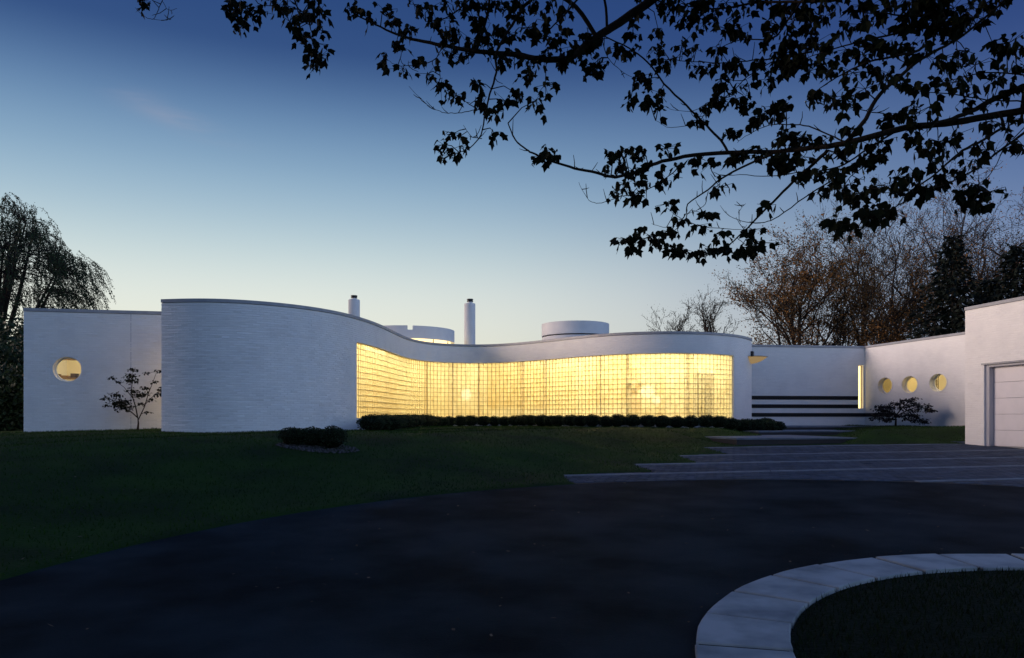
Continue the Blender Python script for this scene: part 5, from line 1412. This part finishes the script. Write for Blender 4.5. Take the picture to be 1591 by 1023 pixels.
# leaf shape: three pointed lobes folded along the midrib
lv = np.array([(0, 0, 0), (0.20, 0.06, -0.05), (0.46, 0.52, -0.14), (0.25, 0.55, -0.06), (0, 1.0, -0.10), (-0.25, 0.55, -0.06), (-0.46, 0.52, -0.14), (-0.20, 0.06, -0.05), (0, 0.45, 0.02)])
lf = [(0, 1, 8), (1, 2, 3), (1, 3, 8), (8, 3, 4), (8, 4, 5), (0, 8, 7), (7, 8, 5), (7, 5, 6)]
lme = bpy.data.meshes.new('leaf'); lme.from_pydata(lv.tolist(), [], lf); lme.update(); lme.materials.append(M['leaf'])
rl = np.random.default_rng(123)
leaves = []
SX = np.array([(s[0], s[1]) for s in SMP]); SW3 = np.array([s[2] for s in SMP])
off_cl = ['%d,%d' % (rl.integers(330, 1680), -int(rl.integers(48, 330))) for _ in range(210)]
for t_ in CL.split() + off_cl:
    x, y = (int(v) for v in t_.split(','))
    k = int(np.argmin((SX[:, 0] - x) ** 2 + (SX[:, 1] - y + 4) ** 2)); q = SW3[k]
    D = (q + T0)[1] + rl.normal(0, 0.10); node = px(x + rl.normal(0, 1.5), y - 7, D) - T0
    dist = math.hypot(SX[k, 0] - x, SX[k, 1] - y)
    mid = (q + node) / 2 + np.array([0, 0, 0.012 * min(dist, 60) / 10]) + rl.normal(0, 0.012, 3)
    segs += [(tuple(q), tuple(mid), 0.0055, 0.0042), (tuple(mid), tuple(node), 0.0042, 0.003)]
    for j in range(int(rl.integers(9, 15))):
        base = node + rl.normal(0, 1, 3) * np.array([0.042, 0.07, 0.028]); L = rl.uniform(0.045, 0.112)
        segs.append((tuple(node), tuple(base), 0.0025, 0.002))
        d_ = unit(np.array([rl.normal(0, 0.6), rl.normal(0, 0.6), -1.0])); leaves.append((base, d_, rl.uniform(0, 6.28), L, D))
V, Fc = tubes(segs, 4); o = np_mesh('twigs', V, Fc, M['bark'], mt); o['kind'] = 'stuff'
def leaf_mat(base, d_, roll, L):
    Y_ = Vector(d_).normalized(); X_ = Y_.orthogonal().normalized(); X_.rotate(Matrix.Rotation(roll, 3, Y_)); Z_ = X_.cross(Y_)
    m_ = Matrix((X_, Y_, Z_)).transposed().to_4x4(); m_ = Matrix.Translation(Vector(base)) @ m_ @ Matrix.Diagonal((L * 0.95, L, L, 1)); return m_
# the larger leaves singly, the rest together
order = sorted(range(len(leaves)), key=lambda i: -leaves[i][3] / leaves[i][4])
Vl = []
for c, i in enumerate(order):
    base, d_, roll, L, D = leaves[i]; m_ = leaf_mat(base, d_, roll, L)
    if c < 300:
        o = bpy.data.objects.new('leaf', lme); COL.objects.link(o); o.parent = mt; o.matrix_local = m_
    else:
        A = np.array(m_); Vl.append(lv @ A[:3, :3].T + A[:3, 3])
# the crown above and behind the frame
nc = 11000
P = rl.normal(0, 1, (nc, 3)); P = unit(P) * (rl.uniform(0, 1, nc) ** 0.33)[:, None] * np.array([6.0, 5.5, 2.3]) + np.array([TREE[0] - 1.2, TREE[1] - 1.0, 8.0])
xs = CX + F * P[:, 0] / np.maximum(P[:, 1], 0.01); ys = HY - F * (P[:, 2] - EYE) / np.maximum(P[:, 1], 0.01)
seen = (P[:, 1] > 0.1) & (xs > -60) & (xs < 1650) & (ys > -45)
for p in P[~seen]:
    m_ = leaf_mat(p - T0, unit(np.array([rl.normal(0, 0.7), rl.normal(0, 0.7), -1.0])), rl.uniform(0, 6.28), rl.uniform(0.16, 0.26)); A = np.array(m_); Vl.append(lv @ A[:3, :3].T + A[:3, 3])
Vl = np.array(Vl); Fc = (np.arange(len(Vl)) * 9)[:, None, None] + np.array(lf)[None]
o = np_mesh('foliage', Vl.reshape(-1, 3), Fc.reshape(-1, 3), M['leaf'], mt); o['kind'] = 'stuff'

# ------------------------------------------------------------------ fallen leaves and bits on the drive
r = np.random.default_rng(404); n_ = 420
X = r.uniform(-9, 12, n_); Y = 5 + 17 * r.uniform(0, 1, n_)
d, dp, ds = paved_dist(X, Y); ok = (np.abs(X / Y) < 0.7) & (np.hypot(X - RC[0], Y - RC[1]) > RO + 0.05) & (ds > 0.2)
X, Y, m_ = X[ok], Y[ok], np.minimum(d, dp)[ok]
Z = np.where(m_ < 0, 0.04 * Y + 0.014, ground(X, Y) + 0.03)
P = np.stack([X, Y, Z], 1); U = unit(np.stack([r.normal(0, 1, len(X)), r.normal(0, 1, len(X)), r.normal(0.1, 0.12, len(X))], 1))
V, Fc = leaf_cards(P, unit(np.array([0, 0, 1.0]) + r.normal(0, 0.25, P.shape)), U, r.uniform(0.02, 0.06, len(X)), 0.6)
M['litter'] = mat('dry_leaf', (0.10, 0.085, 0.06), 0.8, 0.15, vary=0.6)
tag(np_mesh('leaf_litter', V, Fc, M['litter']), 'small dry leaves scattered over drive and lawn', 'leaves', kind='stuff')
